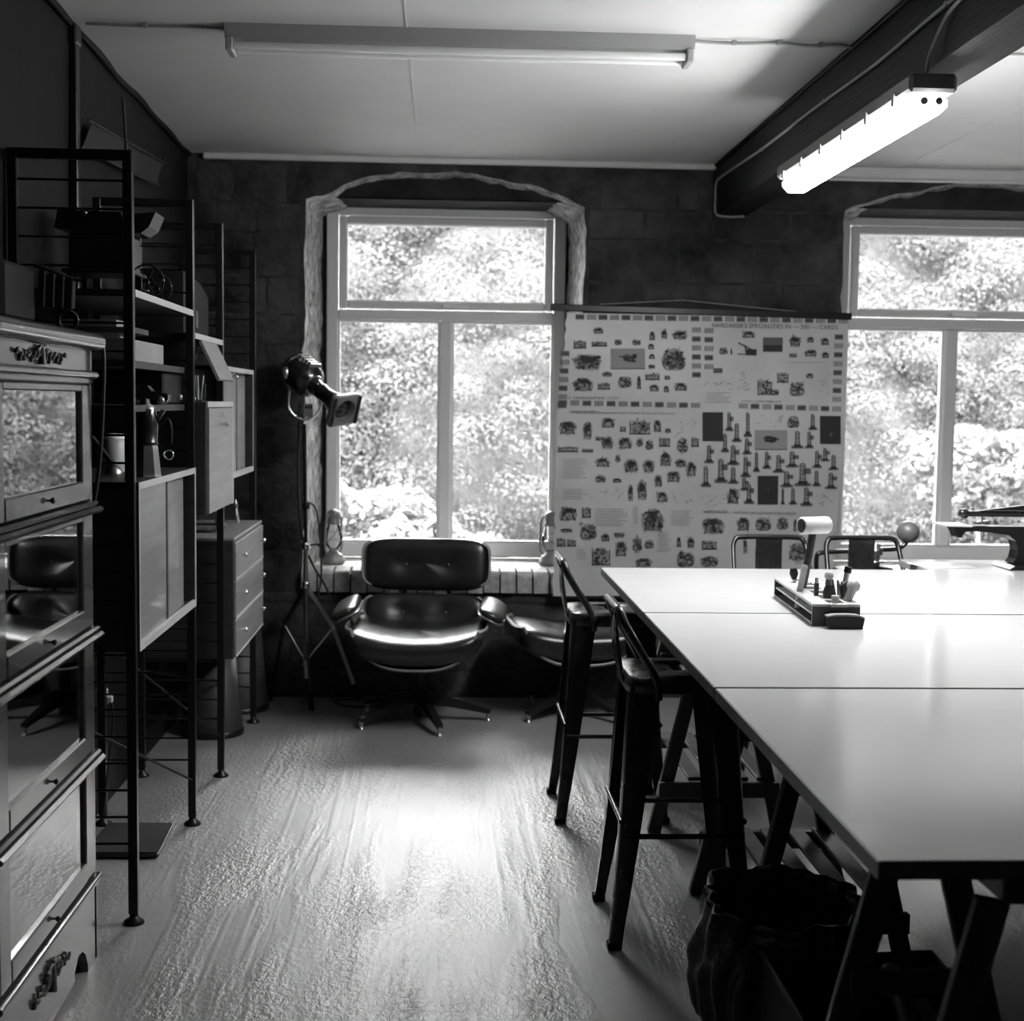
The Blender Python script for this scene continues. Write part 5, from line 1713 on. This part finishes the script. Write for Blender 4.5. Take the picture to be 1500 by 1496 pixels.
# wooden batten at the foot of the sheet
q = MB(); p0 = px2(806, 875); p1 = px2(1217, 880)
q.bar((p0[0], PY + .004, p0[1]), (p1[0], PY + .004, p1[1]), .012, .012, .002); q.build('bottom_batten', M['black'], ps)
q = MB(); p0 = px2(809, 452); p1 = px2(1246, 463)
q.bar((p0[0], PY + .002, p0[1]), (p1[0], PY + .002, p1[1]), .022, .034, .004); rod = q.build('hanging_rod', M['black'], ps, label='black wooden rod along the top')
q = MB(); a = px2(940, 450); b = px2(1120, 456)
q.tube([(p0[0] + .25, PY + .03, p0[1] + .02), (1.2, 7.01, 2.045), (p1[0] - .25, PY + .03, p1[1] + .02)], .0025, 6); q.build('hanging_string', M['cable'], rod)

# ================================================================== TOOL BLOCK ON THE TABLE
tb = thing('tool_block', 'open-sided dark wooden tool block standing on the far tabletop', 'tool block', (1.165, 4.255, TZ))
rotb = Matrix.Translation((1.165, 4.255, TZ)) @ Matrix.Rotation(-.055, 4, 'Z')
hw, hl = .070, .303
q = MB(); q.box(-hw, hw, -hl, hl, 0, .010, .001, rotb); q.build('base_board', M['wooddark'], tb)
q = MB(); q.box(-hw, hw, -hl, -hl + .010, .010, .058, .001, rotb); q.build('end_board', M['wooddark'], tb)
q = MB(); q.box(-hw, hw, hl - .010, hl, .010, .058, .001, rotb); q.build('end_board', M['wooddark'], tb)
q = MB(); q.box(-hw + .004, hw - .004, -hl + .01, hl - .01, .031, .037, 0, rotb); q.build('middle_board', M['woodpale'], tb)
q = MB()
q.box(-hw, -.018, -hl, hl, .058, .066, .001, rotb); q.box(.030, hw, -hl, hl, .058, .066, .001, rotb)
for yy in (-.30, -.21, -.10, .0, .1, .2, .28): q.box(-.018, .030, yy - .012, yy + .022, .058, .066, 0, rotb)
q.build('slotted_top', M['woodpale'], tb)
q = MB(); q.box(-.012, .004, -hl - .001, -hl - .004, .062, .068, .001, rotb); q.build('pin', M['chrome'], tb)
t = thing('sanding_block', 'small dark curved block in front of the tool block', 'block', (1.168, 3.92, TZ))
q = MB(); q.prism([(1.118, TZ), (1.213, TZ), (1.219, TZ + .030), (1.200, TZ + .036), (1.165, TZ + .038), (1.130, TZ + .037), (1.108, TZ + .034)], 'y', 3.905, 3.935); q.build('block', M['black'], t)
q = MB(); q.prism([(1.109, TZ + .0345), (1.130, TZ + .0375), (1.165, TZ + .0385), (1.200, TZ + .0365), (1.218, TZ + .031), (1.218, TZ + .035), (1.200, TZ + .041), (1.165, TZ + .043), (1.130, TZ + .042), (1.109, TZ + .038)], 'y', 3.903, 3.937); q.build('felt_pad', M['midpaper'], t)

def tool(name, lab, parts, cat, loc):
    t = thing(name, lab, cat, loc)
    for (pn, pts, r, m) in parts:
        q = MB(); q.tube(pts, r, 10); q.build(pn, M[m], t)
    return t
ZB = TZ + .012
def bl(x, y): return (x, y, ZB)
tool('brush', 'short dark-handled brush at the far end of the tool block', [('handle', [(1.152, 4.44, ZB), (1.148, 4.44, .955)], [.004, .006], 'steel'), ('bristles', [(1.148, 4.44, .956), (1.146, 4.44, .975), (1.144, 4.44, .992)], [.008, .015, .011], 'black')], 'brush', (1.152, 4.44, ZB))
tool('brush', 'thinner dark brush beside the far end brush in the tool block', [('handle', [(1.172, 4.42, ZB), (1.172, 4.42, .955)], .004, 'steel'), ('bristles', [(1.172, 4.42, .956), (1.171, 4.42, .975), (1.170, 4.42, .990)], [.005, .010, .007], 'black')], 'brush', (1.172, 4.42, ZB))
tool('bone_folder', 'pale round stick leaning in the tool block', [('stick', [(1.108, 4.24, ZB), (1.112, 4.23, .95), (1.122, 4.215, 1.026), (1.123, 4.215, 1.030)], [.009, .010, .010, .007], 'woodpale')], 'stick', (1.108, 4.24, ZB))
tool('awl', 'dark thin-handled awl in the middle of the tool block', [('handle', [(1.137, 4.13, ZB), (1.136, 4.13, .93), (1.137, 4.13, .985)], [.006, .007, .008], 'wooddark'), ('ferrule', [(1.137, 4.13, .986), (1.137, 4.13, 1.0)], .006, 'chrome')], 'awl', (1.137, 4.13, ZB))
tool('bradawl', 'stout dark tool with a pale round knob in the tool block', [('handle', [(1.162, 4.08, ZB), (1.162, 4.08, .93), (1.160, 4.08, .965), (1.160, 4.08, .985)], [.012, .016, .018, .010], 'wooddark'), ('collar', [(1.160, 4.08, .986), (1.160, 4.08, 1.002)], [.012, .010], 'steel'), ('knob', [(1.160, 4.08, 1.002), (1.160, 4.08, 1.010), (1.160, 4.08, 1.020), (1.160, 4.08, 1.026)], [.008, .014, .013, .006], 'woodpale')], 'awl', (1.162, 4.08, ZB))
tool('dowel', 'short pale dowel at the near end of the tool block', [('dowel', [(1.155, 3.99, .892), (1.155, 3.99, .966)], .0115, 'woodpale')], 'dowel', (1.155, 3.99, .892))
tool('dividers', 'steel dividers with forked tips, left of the pair in the tool block', [('leg', [(1.178, 4.10, ZB), (1.174, 4.10, .955), (1.166, 4.10, 1.0)], [.007, .009, .003], 'steel'), ('leg', [(1.184, 4.10, ZB), (1.182, 4.10, .955), (1.176, 4.10, 1.0)], [.005, .007, .003], 'wooddark')], 'dividers', (1.18, 4.10, ZB))
tool('dividers', 'steel dividers with forked tips, right of the pair in the tool block', [('leg', [(1.192, 4.08, ZB), (1.196, 4.08, .955), (1.187, 4.08, 1.0)], [.007, .010, .003], 'steel'), ('leg', [(1.194, 4.08, ZB), (1.200, 4.08, .955), (1.199, 4.08, .996)], [.005, .007, .003], 'steel')], 'dividers', (1.193, 4.08, ZB))
tool('burnisher', 'dark round-headed burnisher beside the pale one in the tool block', [('handle', [(1.208, 4.06, ZB), (1.211, 4.06, .95)], [.009, .012], 'wooddark'), ('head', [(1.211, 4.06, .95), (1.213, 4.06, .975), (1.215, 4.06, .99), (1.218, 4.06, 1.0)], [.013, .020, .020, .010], 'wooddark')], 'burnisher', (1.208, 4.06, ZB))
tool('burnisher', 'pale round-headed wooden burnisher leaning right in the tool block', [('handle', [(1.182, 4.02, ZB), (1.200, 4.02, .945), (1.213, 4.02, .978)], [.008, .012, .014], 'woodpale'), ('head', [(1.213, 4.02, .978), (1.216, 4.02, .986), (1.220, 4.02, 1.0), (1.222, 4.02, 1.008)], [.015, .021, .019, .007], 'woodpale')], 'burnisher', (1.182, 4.02, ZB))
tool('punch', 'short dark punch standing behind the pale burnisher', [('shaft', [(1.220, 4.17, ZB), (1.262 - .02, 4.17, 1.012)], .009, 'steel'), ('cap', [(1.242, 4.17, 1.012), (1.246, 4.17, 1.030)], .012, 'black')], 'punch', (1.22, 4.17, ZB))
tool('mallet', 'pale cylindrical mallet standing head up in the tool block',
     [('handle', [(1.128, 4.30, ZB), (1.140, 4.30, .96), (1.158, 4.30, 1.06), (1.166, 4.30, 1.12)], [.010, .014, .0125, .013], 'wooddark'),
      ('head', [(1.122, 4.275, 1.146), (1.126, 4.277, 1.146), (1.215, 4.315, 1.146), (1.219, 4.317, 1.146)], [.024, .028, .028, .023], 'mallet'),
      ('head_face', [(1.1215, 4.2745, 1.146), (1.120, 4.274, 1.146)], [.023, .020], 'wooddark')], 'mallet', (1.14, 4.30, ZB))

# ================================================================== BEHIND THE TABLE, RIGHT
t = thing('side_table', 'white-topped table behind the long table on the right', 'table', (2.7, 5.58, 0))
q = MB(); q.box(1.93, 3.7, 5.385, 5.74, TZ - .030, TZ, .003); q.build('tabletop', M['laminate'], t)
for x in (2.12, 3.65):
    for y in (5.42, 5.70):
        q = MB(); q.box(x - .02, x + .02, y - .02, y + .02, 0, TZ - .03, .002); q.build('leg', M['blackmetal'], t)
for k, (x, y, a, lab) in enumerate(((2.03, 5.52, .25, 'loose white paper sheet at the left end of the side table'), (2.50, 5.48, -.12, 'large white paper sheet under the iron machine'))):
    w = .16 if k == 0 else .30
    q = MB(); q.grid(lambda u, v, w=w: ((u - .5) * w * 1.3, (v - .5) * .2, .0015 + .004 * max(0, u - .7) * math.sin(v * 4)), 8, 6, thick=.0006, T=Txyz(x, y, TZ, 0, 0, a))
    tag(q.build('paper_sheet', M['paper']), lab, 'paper', 'paper sheets on the side table')
# long-arm iron machine
t = thing('bench_machine', 'black cast-iron long-arm bench machine at the right edge of the picture', 'machine', (2.42, 5.45, TZ))
y0, y1 = 5.42, 5.50
z = TZ + .004
q = MB(); q.prism([(2.25, z), (2.75, z), (2.75, z + .014), (2.27, z + .014)], 'y', 5.36, 5.56); q.build('foot_plate', M['black'], t)
colp = [(2.30, z + .014), (2.62, z + .014), (2.62, 1.050), (2.08, 1.050), (2.035, 1.052), (2.052, 1.022), (2.060, 1.005), (2.072, 1.003), (2.088, 1.028), (2.13, 1.030), (2.20, 1.024), (2.265, 1.015), (2.295, .992), (2.305, .955), (2.298, .920), (2.285, .903)]
q = MB(); q.prism(colp, 'y', y0, y1); q.build('lower_arm', M['black'], t)
q = MB(); q.prism([(1.985, 1.052), (2.10, 1.050), (2.10, 1.056), (1.985, 1.058)], 'y', 5.38, 5.53); q.build('work_plate', M['pvc'], t, label='pale work plate')
q = MB(); q.tube([(2.09, 5.46, 1.098), (2.64, 5.46, 1.098)], .012, 12); q.tube([(2.075, 5.46, 1.098), (2.082, 5.46, 1.098), (2.105, 5.46, 1.098), (2.11, 5.46, 1.098)], [.012, .020, .020, .012], 12); q.build('upper_arm', M['blackmetal'], t)
q = MB(); q.prism([(2.16, 1.112), (2.62, 1.17), (2.62, 1.112)], 'y', 5.445, 5.475); q.build('upper_web', M['black'], t)
q = MB(); q.tube([(2.17, 5.46, 1.09), (2.17, 5.46, 1.056)], .004, 8); q.bar((2.145, 5.46, 1.060), (2.195, 5.46, 1.066), .03, .012, .003); q.build('presser', M['steel'], t)
q = MB(); q.box(2.60, 2.68, 5.41, 5.51, 1.04, 1.18, .006); q.build('hinge_post', M['black'], t)
# fly press
fp = thing('fly_press', 'cast-iron fly press with a ball weight on its arm, beyond the far stools', 'press', (1.99, 6.3, 0))
fx, fy = 2.005, 6.3
q = MB(); q.box(fx - .2, fx + .2, fy - .15, fy + .15, 0, .42, .01); q.build('stand', M['wooddark'], fp)
q = MB(); q.prism([(fx - .14, .42), (fx + .14, .42), (fx + .14, .47), (fx - .02, .50), (fx - .06, .60), (fx - .04, .70), (fx + .06, .70), (fx + .07, .78), (fx - .10, .80), (fx - .17, .70), (fx - .16, .52)], 'y', fy - .05, fy + .05); q.build('press_frame', M['black'], fp)
q = MB(); q.tube([(fx, fy, .60), (fx, fy, .865)], .022, 12); q.build('screw', M['steel'], fp)
q = MB(); q.lathe([(.05, 0), (.05, .006), (.02, .008)], Matrix.Translation((fx, fy, .805)), 24); q.build('stop_collar', M['chrome'], fp)
q = MB(); q.lathe([(.026, .0), (.034, .004), (.034, .032), (.024, .036), (.026, .050), (.020, .056)], Matrix.Translation((fx, fy, .835)), 14); q.build('hub', M['steel'], fp)
q = MB(); q.tube(smoothpath([(fx - .27, fy, .73), (fx - .275, fy, .82), (fx - .25, fy, .845), (fx - .12, fy, .853), (fx, fy, .860), (fx + .10, fy, .866), (fx + .135, fy, .885), (fx + .150, fy, .905)], 5), .011, 10); q.build('swing_arm', M['blackmetal'], fp)
q = MB(); q.sell(.104, .104, .104, 1, 1, 28, 18, T=Matrix.Translation((fx + .152, fy, .946))); q.build('ball_weight', M['ball'], fp, label='pale worn ball weight')

# ================================================================== UNDER THE TABLE
bb = thing('bin_bag', 'black bin liner over a round bin under the near table edge', 'bin bag', (.835, 3.24, 0))
def bagf(u, v):
    a = 2 * PI * u
    # v 0 bottom -> .8 rim -> 1 inside
    prof = [(0, .165), (.06, .195), (.25, .205), (.5, .205), (.72, .195), (.80, .188), (.86, .168), (1.0, .155)]
    zz = [0.002, .02, .11, .2, .30, .335, .322, .10]
    for i in range(len(prof) - 1):
        if v <= prof[i + 1][0] or i == len(prof) - 2:
            f = (v - prof[i][0]) / (prof[i + 1][0] - prof[i][0]); r = prof[i][1] * (1 - f) + prof[i + 1][1] * f; z = zz[i] * (1 - f) + zz[i + 1] * f; break
    ca, sa = math.cos(a), math.sin(a)
    cr = noise.noise(Vector((ca * 3, sa * 3, v * 2))) * .022 + .008 * math.sin(a * 17 + 3 * math.sin(v * 6)) + .006 * noise.noise(Vector((ca * 9, sa * 9, v * 7)))
    r += cr * (1 if v > .1 else .5)
    if .7 < v < .93: z += .018 * noise.noise(Vector((ca * 2.2, sa * 2.2, 7))) + .006 * noise.noise(Vector((ca * 8, sa * 8, 3))) + .02 * sa
    return (.835 + r * ca, 3.255 + r * sa * .92, max(.002, z))
q = MB(); q.grid(bagf, 96, 28); q.build('liner', M['bag'], bb, fix=False)
q = MB(); q.lathe([(.0, .004), (.14, .004), (.145, .02), (.142, .022), (0, .012)], Matrix.Translation((.835, 3.255, 0)), 24); q.build('bin_base', M['plastic'], bb)
# crate of offcuts on the floor between the trestles
tr = thing('offcut_crate', 'open black plastic crate of offcuts on the floor under the nearest tabletop', 'crate', (.95, 2.74, 0))
q = MB()
X0, X1, Ya, Yb, z1 = .74, 1.13, 2.42, 3.045, .265
q.box(X0 + .02, X1 - .02, Ya + .02, Yb - .02, 0, .006); q.build('crate_floor', M['plastic'], tr)
for (a_, b_, c_, d_) in ((X0, X0 + .006, Ya, Yb), (X1 - .006, X1, Ya, Yb), (X0 + .006, X1 - .006, Ya, Ya + .006), (X0 + .006, X1 - .006, Yb - .006, Yb)):
    q = MB(); q.box(a_, b_, c_, d_, 0.002, z1); q.build('crate_side', M['plastic'], tr)
q = MB()
q.tube([(X0, Ya, z1 + .004), (X0, Yb, z1 + .004), (X1, Yb, z1 + .004), (X1, Ya, z1 + .004)], .009, 8, closed=True)
q.build('crate_rim', M['plastic'], tr)
q = MB(); q.tube([(1.015, 2.985, .25), (1.0, 2.86, .245), (.99, 2.45, .05)], .024, 16)
tag(q.build('cardboard_roll', M['wooddark']), 'dark cardboard roll leaning out of the black crate', 'roll')
q = MB(); q.bar((.90, 2.80, .15), (1.0, 2.70, .19), .09, .003)
tag(q.build('card_offcut', M['midpaper']), 'grey card offcut lying in the black crate, left of the roll', 'card')
q = MB(); q.bar((1.07, 2.96, .20), (1.10, 2.78, .16), .04, .003)
tag(q.build('card_offcut', M['midpaper']), 'narrow card offcut at the right side of the black crate', 'card')
